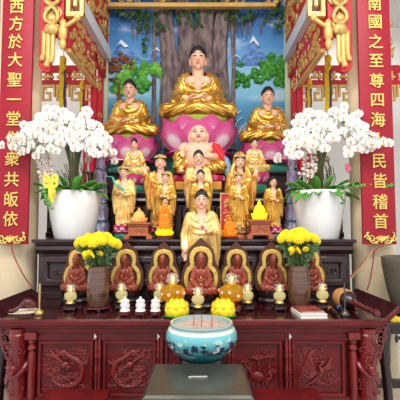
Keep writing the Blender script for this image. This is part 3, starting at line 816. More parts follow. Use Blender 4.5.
# ------------------------------------------------------------------ altar table
ZT = .965; Z1 = 1.515; Z2 = 2.0; Z3 = 2.27
def bead(mb, x, y, z0, z1, r):
    """Turned post between z0 and z1."""
    h = z1-z0
    pr = [(r*1.25, 0), (r*1.25, .08), (r*.8, .1), (r*1.15, .14), (r*.75, .18), (r*.95, .21), (r*.95, .74), (r*.75, .77), (r*1.2, .8), (r*.75, .84), (r*1.15, .87), (r*.8, .9), (r*.9, .92)]
    mb.lathe([(a, z0+b*h) for a, b in pr], (x, y, 0), 16)
    mb.box(x-r*1.35, x+r*1.35, y-r*1.35, y+r*1.35, z1-.1*h, z1-.02)
    return mb
table = thing('altar_table', 'long red lacquered altar table with carved front panels and upturned scroll ends', 'altar table', (X0, 3.0, 0))
top = []; n = 10
xs = [1.5-.14*(1-i/n) for i in range(n+1)]
curve = [(x, ZT+.105*max(0.0, (x-1.36)/.14)**1.5) for x in xs]
up = [(-x, z) for x, z in curve[::-1]]+curve
dn = [(x, z-.042) for x, z in curve[::-1]]+[(-x, z-.042) for x, z in curve]
ob('table_top', (MB().prism(up+dn, -.05, .745), WOODT), table, bevel=.004)
ob('edge_moulding', (MB().prism([(x, z-.004) for x, z in up]+dn, -.066, -.0495), WOODF), table, bevel=.005)
mb = MB().box(-1.4, 1.4, -.035, .7, .895, .922); mb.box(-1.36, 1.36, -.02, .7, .86, .9)
ob('apron', (mb, WOODF), table, bevel=.006)
ob('cabinet_body', (MB().box(-1.33, 1.33, .03, .74, .06, .87), WOODF), table)
ob('plinth', (MB().box(-1.4, 1.4, -.05, .74, 0, .2).box(-1.37, 1.37, -.035, .74, .2, .36), WOODF), table, bevel=.01)
mb = MB().box(-1.2, 1.2, -.005, .05, .80, .862); mb.box(-1.2, 1.2, -.005, .05, .36, .4)
ob('drawer_rail', (mb, WOODF), table, bevel=.005)
def tx(px): return (px-200)*.00733-X0
for x in (tx(98), tx(160), tx(231), tx(288)):
    m_ = MB()
    for dx in (-.012, .012):
        m_.lathe([(.011, .38), (.011, .52), (.016, .54), (.009, .56), (.016, .58), (.011, .6), (.011, .68), (.016, .7), (.009, .72), (.016, .74), (.011, .76), (.011, .86)], (x+dx, -.005, 0), 10)
    ob('divider', (m_, WOODC), table)
for q in (-1, 1):
    ob('turned_post', (bead(MB(), q*1.175, -.01, .2, .89, .03), WOODC), table)
    x = q*1.28
    p = MB().lathe([(.064, .2), (.066, .3), (.06, .31), (.06, .82), (.066, .83), (.066, .85), (.058, .86), (.062, .895)], (x, -.005, 0), 28)
    pil = ob('pillar', (p, WOODC), table)
    m_ = MB(); pts = []; rs = []
    for i in range(70):
        t = i/69; a = -PI/2-q*2*PI*1.9*t; r = .064
        pts.append((x+r*math.cos(a), -.005+r*math.sin(a), .33+.46*t+.01*math.sin(t*30))); rs.append(.006+.017*math.sin(PI*min(1, t*1.15))**.6)
    m_.tube(pts, rs, 8)
    for i in range(0, 70, 2):
        p_ = Vector(pts[i]); o_ = Vector((p_.x-x, p_.y+.005, 0)).normalized(); m_.cap(p_+o_*.008, .008, p_+o_*.018+Vector((0, 0, .014)), .003, 6)
    rr = random.Random(5+q)
    hz = .62
    m_.ell((x, -.085, hz), (.034, .022, .03), 12); m_.ell((x, -.1, hz-.02), (.022, .02, .016), 10)
    for k in (-1, 1):
        m_.ell((x+k*.016, -.105, hz+.012), (.009, .009, .009), 8); m_.tube(spline([(x+k*.015, -.09, hz+.02), (x+k*.04, -.08, hz+.05), (x+k*.03, -.07, hz+.085)], 4), [.007, .007, .006, .006, .005, .005, .004, .003, .002], 6)
    for i in range(26):
        a = -PI/2+rr.uniform(-1.3, 1.3); z = rr.uniform(.33, .8)
        swirl(m_, x+.062*math.cos(a), z, rr.uniform(.014, .024), rr.uniform(0, 6), 1.1, .005, -.005+.064*math.sin(a), rr.choice((-1, 1)))
    ob('carved_dragon', (m_, WOODC), pil)
    # openwork bracket under the scroll end
    m_ = MB()
    bxs = [(1.36, .86), (1.40, .81), (1.37, .75), (1.41, .87), (1.36, .69)]
    for i, (bx_, bz_) in enumerate(bxs): swirl(m_, q*bx_, bz_, .034, i*1.3, 1.3, .01, .03, q*(-1)**i)
    m_.tube(spline([(q*1.345, .03, .64), (q*1.40, .03, .72), (q*1.42, .03, .82), (q*1.45, .03, .915)], 6), .009, 6)
    m_.tube(spline([(q*1.345, .03, .6), (q*1.35, .03, .75), (q*1.345, .03, .9)], 6), .011, 6)
    ob('bracket', (m_, WOODC), table)

def dragon_relief(w, h, seed):
    rr = random.Random(seed); mb = MB()
    path = spline([(-.28*w, 0, .3*h), (-.3*w, 0, .5*h), (-.1*w, 0, .66*h), (.16*w, 0, .6*h), (.2*w, 0, .42*h), (.02*w, 0, .28*h), (-.2*w, 0, .2*h)], 9)
    path = spline([(.34*w, 0, .9*h), (.24*w, 0, .76*h), (.08*w, 0, .88*h), (-.08*w, 0, .76*h), (-.3*w, 0, .62*h), (-.36*w, 0, .36*h), (-.2*w, 0, .12*h), (.08*w, 0, .1*h), (.28*w, 0, .24*h), (.24*w, 0, .42*h), (.06*w, 0, .5*h)], 8)
    k = len(path)
    mb.tube(path, [.005+.013*math.sin(PI*(.12+.85*i/k)) for i in range(k)], 10)
    for i in range(0, k, 2):
        p = path[i]; t = (path[min(i+1, k-1)]-path[max(i-1, 0)]).normalized(); nn = Vector((-t.z, 0, t.x))
        mb.cap(p+nn*.014+Vector((0, -.008, 0)), .006, p+nn*.027, .003, 6)
    hx, hz = .16*w, .42*h; mb.ell((hx-.05, -.015, hz+.05), (.035, .02, .028), 10); mb.ell((hx-.08, -.02, hz+.04), (.022, .018, .014), 8)
    for a in (.5, 1.1, 1.8): mb.tube(spline([(hx-.04, -.012, hz+.06), (hx+.02*math.cos(a), -.01, hz+.1), (hx+.08*math.cos(a), -.006, hz+.11+.03*math.sin(a))], 5), [.007]*10+[.003], 6)
    for lx, lz, d in ((-.3, .52, -1), (-.12, .18, 1), (.05, .78, 1), (.2, .26, 1)):
        for a in (-.5, 0, .5): mb.tube(spline([(lx*w, -.008, lz*h), (lx*w+d*.035, -.01, lz*h+.03), (lx*w+d*(.055+.012*a), -.006, lz*h+.03+.035*a)], 4), .006, 6)
    for i in range(44):
        x, z = rr.uniform(-.45, .45)*w, rr.uniform(.06, .93)*h
        swirl(mb, x, z, rr.uniform(.016, .028), rr.uniform(0, 6), 1.2, .0055, 0, rr.choice((-1, 1)))
        mb.tube(spline([(x, -.003, z), (x+.03, -.004, z+.01), (x+.055, -.002, z-.004)], 4), [.006, .006, .006, .005, .005, .004, .004, .003, .002], 6)
    return mb
def phoenix_relief(w, h, seed):
    rr = random.Random(seed); mb = MB()
    mb.tube(spline([(.02*w, -.01, .36*h), (.06*w, -.015, .46*h), (.02*w, -.015, .54*h), (.08*w, -.015, .62*h)], 6), [.024]*8+[.02, .018, .016, .014, .013, .013, .013, .013, .013, .013, .013], 10)
    mb.ell((.09*w, -.018, .635*h), (.02, .014, .016), 10); mb.cap((.12*w, -.018, .63*h), .008, (.17*w, -.012, .6*h), .002, 6)
    for i in range(7):
        t = i/6; mb.tube(spline([(-.02*w, -.008, .4*h), (-.2*w+.02*t, -.012, (.3+.3*t)*h), (-.36*w+.16*w*t, -.008, (.4+.4*t)*h), (-.3*w+.26*w*t, -.004, (.55+.38*t)*h)], 6), [.008]*14+[.007, .006, .005, .004, .003], 6)
    for i in range(6):
        t = i/5; mb.tube(spline([(.08*w, -.01, .48*h), (.22*w, -.012, (.5+.1*t)*h), ((.36-.03*t)*w, -.006, (.52+.3*t)*h)], 6), [.009]*9+[.007, .005, .004, .003], 6)
        mb.tube(spline([(.02*w, -.008, .36*h), (-.1*w+.1*t*w, -.01, .22*h), (-.3*w+.6*t*w, -.005, .1*h)], 6), [.008]*9+[.007, .005, .004, .003], 6)
    for i in range(26):
        swirl(mb, rr.uniform(-.4, .42)*w, rr.uniform(.06, .94)*h, rr.uniform(.016, .03), rr.uniform(0, 6), 1.2, .0065, 0, rr.choice((-1, 1)))
    return mb
def lotus_relief(w, h, seed):
    rr = random.Random(seed); mb = MB()
    for (x0, x1, z1, fl) in ((-.12, -.34, .72, .5), (-.04, .0, .8, 1), (.06, .3, .84, .6), (.1, .36, .5, .5)):
        s = spline([(x0*w, -.002, .1*h), ((x0+x1)/2*w+.05*w, -.005, .4*h), (x1*w, -.005, z1*h-.04)], 8)
        mb.tube(s, .0065, 6)
        for i in range(7):
            a = -1.2+.4*i; mb.cap((x1*w, -.008, z1*h-.03), .009*fl+.004, (x1*w+.062*fl*math.sin(a), -.014, z1*h-.03+.055*fl*math.cos(a)), .004, 8)
    mb.ell((-.02*w, -.004, .3*h), (.17*w, .016, .12*h), 18)
    for i in range(5): a = -1.2+.6*i; mb.tube([(-.02*w, -.018, .24*h), (-.02*w+.14*w*math.sin(a), -.012, .24*h+.12*h*math.cos(a))], .004, 5)
    mb.tube(spline([(.3*w, -.004, .05*h), (.2*w, -.008, .2*h), (.32*w, -.008, .32*h), (.24*w, -.006, .42*h)], 6), .011, 8)
    for i in range(20): swirl(mb, rr.uniform(-.42, .42)*w, rr.uniform(.06, .9)*h, .018, rr.uniform(0, 6), 1.2, .005, 0, rr.choice((-1, 1)))
    return mb
panels = [(38, 93, dragon_relief, 1, -1), (103, 156, dragon_relief, 2, 1), (165, 228, lotus_relief, 3, 1), (234, 282, lotus_relief, 4, 1), (292, 345, phoenix_relief, 5, 1)]
for a, b, fn, sd, fl in panels:
    x0, x1 = tx(a), tx(b); w = x1-x0-.06; z0, z1 = .40, .80
    o = [(x0, z0), (x1, z0), (x1, z1), (x0, z1)]; i1 = [(x0+.022, z0+.022), (x1-.022, z0+.022), (x1-.022, z1-.022), (x0+.022, z1-.022)]
    pn = ob('panel', (MB().box(x0, x1, .016, .035, z0, z1).ring(o, i1, -.008, .02), WOODF), table, bevel=.004)
    c = fn(w, z1-z0-.08, sd)
    if fl < 0: c.v = [(-x, y, z) for x, y, z in c.v]
    ob('carved_relief', (c, WOODC), pn, ((x0+x1)/2, .016, z0+.04))
for px in (95.5, 158.5, 290):
    x = tx(px); m_ = MB().prism([(x-.008, .815), (x+.012, .835), (x-.008, .86)], -.02, -.016)
    ob('paper_tab', (m_, PAPER), table, label='small white triangular paper tab')

# ------------------------------------------------------------------ altar tiers
def tier(label, y0, y1, z0, z1, hw, bays, wood=WOODD, ledge=.05):
    t = thing('altar_tier', label, 'altar tier', (X0, y0, 0))
    d = y1-y0
    ob('tier_body', (MB().box(-hw, hw, .03, d-.005, 0, z1-.03), wood), t)
    mb = MB().box(-hw-ledge, hw+ledge, -.03, d-.005, z1-.03, z1)
    ob('ledge', (mb, wood), t, bevel=.008)
    if z0 is None: return t
    h = z1-z0
    # moulded cornice, profile swept across
    pr = [(-.025, z1-.03), (-.02, z1-.045), (.0, z1-.055), (-.012, z1-.075), (-.018, z1-.095), (-.005, z1-.12), (.015, z1-.135), (.03, z1-.14)]
    vs = []; k = len(pr)
    for x in (-hw-.02, hw+.02): vs += [(x, y, z) for y, z in pr]+[(x, .035, z1-.14), (x, .035, z1-.03)]
    m = k+2; mb = MB().add(vs, [(i, (i+1) % m, m+(i+1) % m, m+i) for i in range(m)]+[tuple(range(m)), tuple(range(m, 2*m))[::-1]])
    ob('cornice', (mb, wood), t)
    xs = [-hw+2*hw*i/bays for i in range(bays+1)]
    for i in range(bays):
        a, b = xs[i]+.03, xs[i+1]-.03; zb, zt_ = z0+.02+h*.16, z1-.15
        o = [(a, zb), (b, zb), (b, zt_), (a, zt_)]; f = min(.075, (zt_-zb)*.28); i1 = [(a+f, zb+f), (b-f, zb+f), (b-f, zt_-f), (a+f, zt_-f)]
        fr = ob('panel_frame', (MB().ring(o, i1, -.012, .03), wood), t, bevel=.02)
        g = f+.02
        c = carving(b-a-2*g, zt_-zb-2*g, 90+i, 1.0, 0, .011)
        c.box(-(b-a)/2+f, (b-a)/2-f, .0, .012, -.02, zt_-zb-2*g+.02)
        ob('carved_panel', (c, wood), fr, ((a+b)/2, .018, zb+g))
    mb = MB().box(-hw, hw, -.01, .03, z0, z0+h*.12)
    ob('base_moulding', (mb, wood), t, bevel=.006)
    return t
tier('dark carved altar tier behind the red table, holding the standing statues and orchid pots', 3.755, 4.24, ZT, Z1, 1.46, 7)
tier('middle dark carved altar tier behind the orchid pots, holding the laughing statue', 4.25, 4.62, Z1, Z2, 1.58, 9)
tier('highest dark altar tier against the mural, holding the three largest seated statues', 4.63, 5.38, None, Z3, 1.26, 0)

# ------------------------------------------------------------------ large seated statues
KO = seated(True); KC = seated(False)
def big_seat(k, label, px, Y, ptop, pbase, Rr, lot, rz=0):
    x = PX(px, 130, Y); zb, zt_ = PZ(pbase, Y), PZ(ptop, Y); s = zt_-zb
    t = thing('buddha_statue', label, 'statue', (x, Y, Z3), rz)
    put_seated(t, k, z=zb-Z3, sub=(s,)*3)
    zl = PZ(lot, Y-Rr*.7)                                    # foot of the petals
    hl = zb-zl+.0
    ob('lotus_petals', lotus_petals(Rr, 1, 8, .72, ((.5, hl*.16, 1.01, hl*.86, 0, .13), (.5, hl*.3, .92, hl*1.0, .5, .07), (.5, hl*.3, 1.0, hl*.1, .5, .1)), PINK, 1.16), t, (0, 0, zl-Z3))
    ob('seed_pad', (MB().lathe([(Rr*.5, hl*.5), (Rr*.78, hl*.95), (Rr*.8, hl+.004), (Rr*.5, hl+.012)], (0, 0, zl-Z3), 36, 1, .72), LIME), t)
    ob('lotus_core', (MB().lathe([(Rr*.56, .0), (Rr*.5, hl*.2), (Rr*.72, hl*.9)], (0, 0, zl-Z3), 36, 1, .72), MAGENTA), t)
    hb = zl-Z3
    ob('green_base', (MB().lathe([(Rr*.8, 0), (Rr*.82, hb*.25), (Rr*.72, hb*.4), (Rr*.74, hb*.7), (Rr*.66, hb+.01)], (0, 0, 0), 40, 1, .72), GREEN), t)
    return t
big_seat(KO, 'largest seated gold statue with bare chest, centred before the tree trunks on a pink lotus', 198, 4.95, 46, 121, .5, 157)
big_seat(KC, 'seated gold statue on a pink lotus below the brown leafed painted tree', 130, 5.02, 79, 138, .365, 164)
big_seat(KC, 'seated gold statue on a pink lotus below the pointed blue mountain by the lake', 267.5, 4.97, 86, 144, .355, 163)

def small_seat(k, label, px, Y, ptop, pbase, Rr, robe=None):
    x = PX(px, 160, Y); zb, zt_ = PZ(pbase, Y), PZ(ptop, Y); s = zt_-zb; H = zb-Z2
    t = thing('buddha_statue', label, 'statue', (x, Y, Z2))
    put_seated(t, k, robe=remat(k['robe'], robe) if robe else None, z=H, sub=(s*.84, s*.8, s))
    hb = H*.36; hl = H-hb
    ob('lotus_petals', lotus_petals(Rr, 1, 7, .8, ((.6, hl*.08, 1.0, hl*.98, 0, .12), (.6, hl*.08, .96, hl*.92, .5, .1)), MAGENTA, 1.05), t, (0, 0, hb))
    ob('seed_pad', (MB().lathe([(Rr*.62, hb), (Rr*.6, hb+hl*.2), (Rr*.9, hb+hl*.9), (Rr*.9, H+.012), (Rr*.5, H+.014)], (0, 0, 0), 30, 1, .8), LIME), t)
    ob('green_base', (MB().lathe([(Rr*1.0, 0), (Rr*1.02, hb*.4), (Rr*.85, hb*.6), (Rr*.8, hb+.005)], (0, 0, 0), 32, 1, .8), GREEN), t)
small_seat(KC, 'small seated gold statue with green base, right behind the standing statue carrying a green sash', 134.5, 4.43, 137, 174.5, .165, GOLDP)
small_seat(KC, 'small seated gold statue with green base, behind the standing veiled statue', 254.5, 4.43, 136.5, 172, .165, GOLDP)

# ------------------------------------------------------------------ laughing statue
def laughing():
    Y = 4.42; x = PX(198.5, 160, Y); zb = PZ(176, Y); s = PZ(125.5, Y)-zb; H = zb-Z2
    t = thing('laughing_buddha_statue', 'fat bald laughing statue with bare belly sitting on an orange stand', 'statue', (x, Y, Z2))
    c = (0, -.04, .82); r = (.165, .16, .175)
    b = MB(); head_into(b, c, r)
    for q in (-1, 1): b.ell((q*.1, -.1, .76), (.07, .08, .08), 12); b.ell((q*.17, -.03, .76), (.035, .04, .11), 10)
    b.ell((0, -.06, .3), (.3, .24, .28), 26); b.ell((0, .0, .52), (.34, .19, .16), 24)
    for q in (-1, 1):
        b.ell((q*.14, -.14, .5), (.14, .09, .1), 18); b.cap((q*.27, .02, .56), .11, (q*.38, -.04, .36), .09)
    b.cap((-.38, -.04, .36), .085, (-.33, -.2, .42), .07); hand(b, (-.33, -.22, .44), (.15, -.6, -.4), (0, 0, -1), .12, .4, 1)
    b.cap((.38, -.04, .36), .085, (.22, -.26, .34), .07); hand(b, (.22, -.27, .34), (-.8, -.3, .1), (0, 1, 0), .12, .4, -1)
    b.cap((-.18, -.05, .12), .12, (-.36, -.16, .36), .1); b.cap((-.36, -.16, .36), .09, (-.33, -.24, .08), .07); b.ell((-.32, -.3, .045), (.07, .13, .045), 14)
    b.cap((.18, -.05, .12), .12, (.42, -.16, .13), .1); b.cap((.42, -.16, .12), .09, (.02, -.28, .08), .07); b.ell((-.04, -.3, .06), (.11, .06, .045), 14)
    ob('body', remesh(b, .011, 3, 'body', SKIN), t, (0, 0, H), scale=s)
    g = MB(); g.cap((-.16, -.02, .15), .16, (-.37, -.16, .37), .125); g.cap((-.37, -.17, .37), .12, (-.36, -.22, .13), .13); g.ell((0, .04, .12), (.4, .24, .14), 22)
    g.cap((.16, -.05, .14), .16, (.43, -.15, .16), .14); g.cap((.42, -.18, .14), .12, (.08, -.27, .08), .09)
    rb = remesh(g, .012, 4, 'robe', GOLD); displace(rb, lambda p: fold(p.x*.8+p.z*.8*(1 if p.x > 0 else -1)+p.y*.3, 42, .012))
    ob('robe', rb, t, (0, 0, H), scale=s)
    g = MB(); g.cap((.33, -.08, .54), .1, (.46, -.1, .3), .1); rb = remesh(g, .014, 3, 'sash', REDC); displace(rb, lambda p: fold(p.x+p.z*.6, 50, .012)); ob('sash', rb, t, (0, 0, H), scale=s, label='red sash over the shoulder')
    g = MB(); g.cap((.52, -.14, .3), .06, (.57, -.18, .05), .08); rb = remesh(g, .014, 3, 'cloth_bag', BLUEC); displace(rb, lambda p: fold(p.x+p.y, 60, .01)); ob('cloth_bag', rb, t, (0, 0, H), scale=s, label='pale blue cloth bag')
    [ob(nm, me, t, (0, 0, H), scale=s) for nm, me in face_mesh(c, r)]
    hw = PX(226, 178, Y)-x
    ob('petal_band', (MB().lathe([(hw*.9, H*.62), (hw*1.02, H*.7), (hw*1.04, H*.9), (hw*.98, H*.98), (hw*.6, H*.99)], (0, 0, 0), 40, 1, .56, fn=lambda a, z: 1+.02*math.sin(a*24), tint=lambda a, z: max(0, math.sin(a*24))), MAGENTA), t)
    ob('orange_stand', (MB().box(-hw*.82, hw*.82, -hw*.42, hw*.42, H*.14, H*.62), ORANGE), t, bevel=.008)
    ob('green_base', (MB().lathe([(hw*1.05, 0), (hw*1.07, H*.08), (hw*.9, H*.15)], (0, 0, 0), 40, 1, .5), GREEN), t)
laughing()

# ------------------------------------------------------------------ standing statues
PB = standing('bless', crown=True, seed=1); PBV = standing('blessl', veil=True, crown=True, seed=2)
PP = standing('palms', seed=3); PC = standing('chest', seed=4); PH = standing('hold', crown=True, seed=5); PHB = standing('hold', bun=True, seed=6)
def stand(k, label, px, Y, ptop, pbase, Rr, robe=None, zs=Z1, base='pink', name='standing_statue'):
    x = PX(px, 200, Y); zb, zt_ = PZ(pbase, Y), PZ(ptop, Y); s = (zt_-zb)/1.02; H = zb-zs
    t = thing(name, label, 'statue', (x, Y, zs))
    put_standing(t, k, robe, H-.03*s, s)
    hb = H*.42; hl = H-hb; m = {'pink': MAGENTA, 'gold': GOLDC}[base]
    ob('lotus_petals', lotus_petals(Rr, 1, 8, .85, ((.7, hl*.1, 1.0, hl*1.0, 0, .1), (.68, hl*.5, 1.0, -.02*hl, .5, .12)), m, 1.2), t, (0, 0, hb))
    ob('lotus_core', (MB().lathe([(Rr*.75, hb*.9), (Rr*.66, hb+hl*.3), (Rr*.9, H*.97), (Rr*.7, H)], (0, 0, 0), 28, 1, .85), m), t)
    gm = GREEN if base == 'pink' else WOODP
    ob('base_plinth', (MB().lathe([(Rr*1.02, 0), (Rr*1.04, hb*.4), (Rr*.9, hb*.6), (Rr*.85, hb+.004)], (0, 0, 0), 28, 1, .85), gm), t)
    return t, s, H
tA, sA, hA = stand(PH, 'standing pale gold statue carrying a green sash, on a pink lotus beside the blue tower', 124, 3.97, 162, 224.5, .098, GOLDP)
ob('ribbon', (MB().tube(spline([(-.3, .0, .86), (-.26, -.08, .8), (-.16, -.16, .78), (-.1, -.2, .66), (0, -.19, .6), (.06, -.19, .52)], 7), [.012]*15+[.016]*8+[.02]*8+[.012]*5, 8), JADE), tA, (0, 0, hA-.03*sA), scale=sA, label='green sash')
stand(PB, 'tall crowned orange gold standing statue with one palm raised beside the fat statue', 160.5, 4.12, 150, 226, .1, GOLDO)
stand(PH, 'slender crowned gold statue in front of the tall statue with one raised palm', 165.5, 3.93, 168, 226, .072, GOLD)
stand(PP, 'standing gold statue with palms pressed together just before the fat statue\'s belly', 198.5, 4.13, 145.5, 222, .09, GOLDP)
stand(PHB, 'gold statue with black topknot half hidden between the praying statue and the nearest standing statue', 200.5, 3.95, 166, 225, .085, GOLD)
stand(PBV, 'tall standing veiled gold statue with a hand raised, next to the red and gold tablet', 240, 4.12, 149, 226, .1, GOLDO)
stand(PH, 'slender crowned gold statue on a gilded lotus in front of the tall veiled statue', 238.5, 3.93, 168.5, 226, .075, GOLD, base='gold')
stand(PHB, 'standing gold statue on a pink lotus between the yellow figurine and the blue tower', 273.5, 4.0, 173.5, 226, .083, GOLD)
tF, sF, hF = stand(PC, 'nearest standing gold statue holding a red bead, directly behind the middle wooden statue', 201.5, 3.635, 183.5, 283, .11, GOLDP, zs=ZT)
ob('bead', (MB().ell((.01, -.205, .6), (.018, .016, .015), 12), mat('rose_bead', srgb(214, 90, 110), .4)), tF, (0, 0, hF-.03*sF), scale=sF, label='small red bead')
ob('hair_jewel', (MB().ell((0, -.075, .985), (.018, .02, .008), 12), REDP), tF, (0, 0, hF-.03*sF), scale=sF, label='red jewel in the hair')
# little monk statue behind the amber lamp
stand(PP, 'small black haired statue peeking out above the amber lotus figurine', 165.5, 3.85, 194.5, 233, .07, GOLDO)

# ------------------------------------------------------------------ seven wooden statues with halos
def wooden():
    t = thing('wooden_buddha_statue', '', 'statue', (0, 0, 0))
    # unit: metres at full size (0.54 tall)
    hz = .105; s = .335; sub = (s*.76, s*.72, s)
    b = ob('body', remat(KC['body'], WOODB), t, (0, -.03, hz), scale=sub)
    ob('robe', remat(KO['robe'], WOODB), t, (0, -.03, hz), scale=sub)
    ob('hair', remat(KC['hair'], WOODB), t, (0, -.03, hz), scale=sub)
    def half(pts): return [(x, z) for x, z in pts]+[(-x, z) for x, z in pts[::-1] if x > 1e-4]
    def smooth2(pts): return [(p.x, p.z) for p in spline([(x, 0, z) for x, z in pts], 5)]
    outer = half(smooth2([(.06, .05), (.11, .07), (.15, .13), (.157, .2), (.148, .27), (.122, .33), (.112, .36), (.108, .40), (.09, .45), (.045, .495), (.001, .535)]))
    ob('halo_board', (MB().prism(outer, .055, .085), WOODH), t, bevel=.008)
    oo = half(smooth2([(.06, .09), (.11, .13), (.133, .19), (.13, .25), (.11, .295), (.086, .32), (.09, .36), (.085, .41), (.055, .452), (.001, .468)]))
    ii = half(smooth2([(.035, .12), (.075, .14), (.097, .19), (.095, .245), (.075, .28), (.05, .305), (.055, .35), (.052, .385), (.032, .415), (.001, .425)]))
    ob('gilded_halo', (MB().ring(oo, ii, .035, .058), GOLDH), t, bevel=.006)
    ob('lotus_petals', lotus_petals(.135, 1, 10, .68, ((.75, .045, 1.0, .1, 0, .1), (.75, .06, 1.0, .01, .5, .1)), BLACKW, 1.1), t)
    ob('lotus_core', (MB().lathe([(.125, 0), (.128, .02), (.105, .04), (.11, .09), (.118, .105)], (0, 0, 0), 32, 1, .68), BLACKW), t)
    mb = MB(); mb.ell((0, -.155, .25), (.007, .005, .007), 8); mb.ell((0, -.168, .205), (.006, .005, .006), 8); mb.ell((0, -.102, .4), (.005, .004, .005), 8)
    ob('gilt_dots', (mb, GOLDT), t)
    return t
wb = wooden()
wl = ['red wooden seated statue with gold halo, half behind the flower vase nearest the cream tray',
      'red wooden seated statue with gold halo behind the row of white stupa candles',
      'red wooden seated statue with gold halo behind the amber lamp nearer the white candles',
      'red wooden seated statue with gold halo in the middle of the row, nearest and largest',
      'red wooden seated statue with gold halo behind the amber lamp farther from the candles',
      'red wooden seated statue with gold halo fully in view beside the vase by the books',
      'red wooden seated statue with gold halo, half behind the flower vase by the books']
for i, px in enumerate((77, 125, 163, 201, 237, 273, 311)):
    Y = 3.6 if i != 3 else 3.37
    loc = (PX(px, 280, Y), Y, ZT); sc = 1.0 if i != 3 else 1.08
    if i == 0: wb.location = loc; wb['label'] = wl[0]; wb['group'] = 'red wooden statues with gold halos along the altar table'
    else: dup(wb, loc, wl[i], scale=sc)
# ------------------------------------------------------------------ things on the first tier
def pedestal(px, Y, ptop, w, label):
    h = PZ(ptop, Y)-Z1; x = PX(px, 230, Y)
    t = thing('carved_pedestal', label, 'pedestal', (x, Y, Z1), group=None)
    ob('pedestal_top', (MB().box(-w*.46, w*.46, -w*.34, w*.34, h*.88, h).box(-w*.4, w*.4, -w*.3, w*.3, h*.78, h*.88), WOODP), t, bevel=.004)
    ob('pedestal_body', (MB().box(-w*.35, w*.35, -w*.25, w*.25, h*.3, h*.8), WOODP), t, bevel=.004)
    mb = MB().box(-w*.42, w*.42, -w*.3, w*.3, h*.2, h*.32)
    for q in (-1, 1):
        for p in (-1, 1): mb.box(q*w*.5-(w*.2 if q > 0 else 0), q*w*.5+(0 if q > 0 else w*.2), p*w*.34-(w*.12 if p > 0 else 0), p*w*.34+(0 if p > 0 else w*.12), 0, h*.22)
    ob('pedestal_foot', (mb, WOODP), t, bevel=.004)
    ob('carved_panel', (carving(w*.5, h*.34, 5, 1, 0, .008), WOODP), t, (0, -w*.25, h*.38))
    return x, Z1+h
def figurine(x, Y, z, h, w, m, label, base=None, group=None, lotus=True, hood=False):
    """Little cast figurine: seated figure on a lotus with a flame-shaped back."""
    t = thing('seated_figurine', label, 'figurine', (x, Y, z))
    b = MB(); z0 = 0
    if base is not None:
        ob('figurine_base', (MB().lathe([(w*.5, 0), (w*.52, h*.04), (w*.42, h*.07), (w*.44, h*.1)], (0, 0, 0), 24, 1, .75, fn=lambda a, zz: 1+.05*math.cos(a*10)), base), t); z0 = h*.1
    g = MB(); hh = h-z0
    if lotus:
        g.lathe([(w*.3, 0), (w*.46, hh*.08), (w*.42, hh*.2), (w*.3, hh*.24)], (0, 0, z0), 20, 1, .75)
        for i in range(10):
            a = 2*PI*i/10; g.cap((w*.33*math.cos(a), w*.25*math.sin(a), z0+hh*.06), w*.1, (w*.46*math.cos(a), w*.34*math.sin(a), z0+hh*.27), w*.03, 8)
    zc = z0+hh*.24
    g.ell((0, 0, zc+hh*.04), (w*.38, w*.26, hh*.1), 16); g.ell((0, .0, zc+hh*.22), (w*.2, w*.14, hh*.2), 16)
    for q in (-1, 1): g.cap((q*w*.16, 0, zc+hh*.34), w*.09, (q*w*.28, -w*.06, zc+hh*.14), w*.08, 10); g.cap((q*w*.28, -w*.06, zc+hh*.14), w*.07, (0, -w*.2, zc+hh*.1), w*.06, 10)
    g.ell((0, -w*.01, zc+hh*.5), (w*.105, w*.11, hh*.1), 14); g.ell((0, 0, zc+hh*.61), (w*.05, w*.05, hh*.05), 10)
    for q in (-1, 1): g.ell((q*w*.11, 0, zc+hh*.48), (w*.02, w*.025, hh*.055), 8)
    if hood: g.ell((0, w*.08, zc+hh*.3), (w*.32, w*.13, hh*.44), 18)
    else: g.cap((0, w*.06, zc+hh*.1), w*.24, (0, w*.05, zc+hh*.5), w*.1)
    ob('cast_figure', remesh(g, max(.0035, h/70), 2, 'cast_figure', m), t)
    return t
x, z = pedestal(139, 3.845, 222.5, .265, 'red brown carved wooden pedestal under the tan figurine')
figurine(x, 3.845, z, PZ(206, 3.845)-z, .17, mat('tan_resin', srgb(222, 152, 66), .35, col2=srgb(236, 190, 100), vscale=14), 'tan seated figurine on the carved pedestal next to the green sash statue')
x, z = pedestal(259.5, 3.845, 219.5, .25, 'red brown carved wooden pedestal under the bright yellow figurine')
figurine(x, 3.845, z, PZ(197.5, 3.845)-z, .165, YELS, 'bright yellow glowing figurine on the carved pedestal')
x = PX(164, 220, 3.76)+.0
figurine(PX(164.5, 220, 3.79), 3.79, Z1, PZ(202, 3.79)-Z1, .165, AMBERS, 'tall orange amber figurine on a yellow lotus in front of the small black haired statue', base=MAROON, hood=True)
o = [c for c in S.objects if c.name.startswith('seated_figurine')][-1]
mb = MB()
for row, (r0, r1, zt_) in enumerate(((.05, .088, .075), (.045, .07, .1))):
    for i in range(9):
        a = 2*PI*(i+.5*row)/9; petal(mb, a, r0, .03, r1, zt_, .034, .014, 1, .8, nu=7, nv=7, thick=.004)
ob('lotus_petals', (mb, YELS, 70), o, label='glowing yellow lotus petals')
figurine(PX(229.5, 225, 3.79), 3.79, Z1, PZ(213, 3.79)-Z1, .16, AMBERS, 'short orange amber figurine in front of the red and gold tablet', base=MAROON)
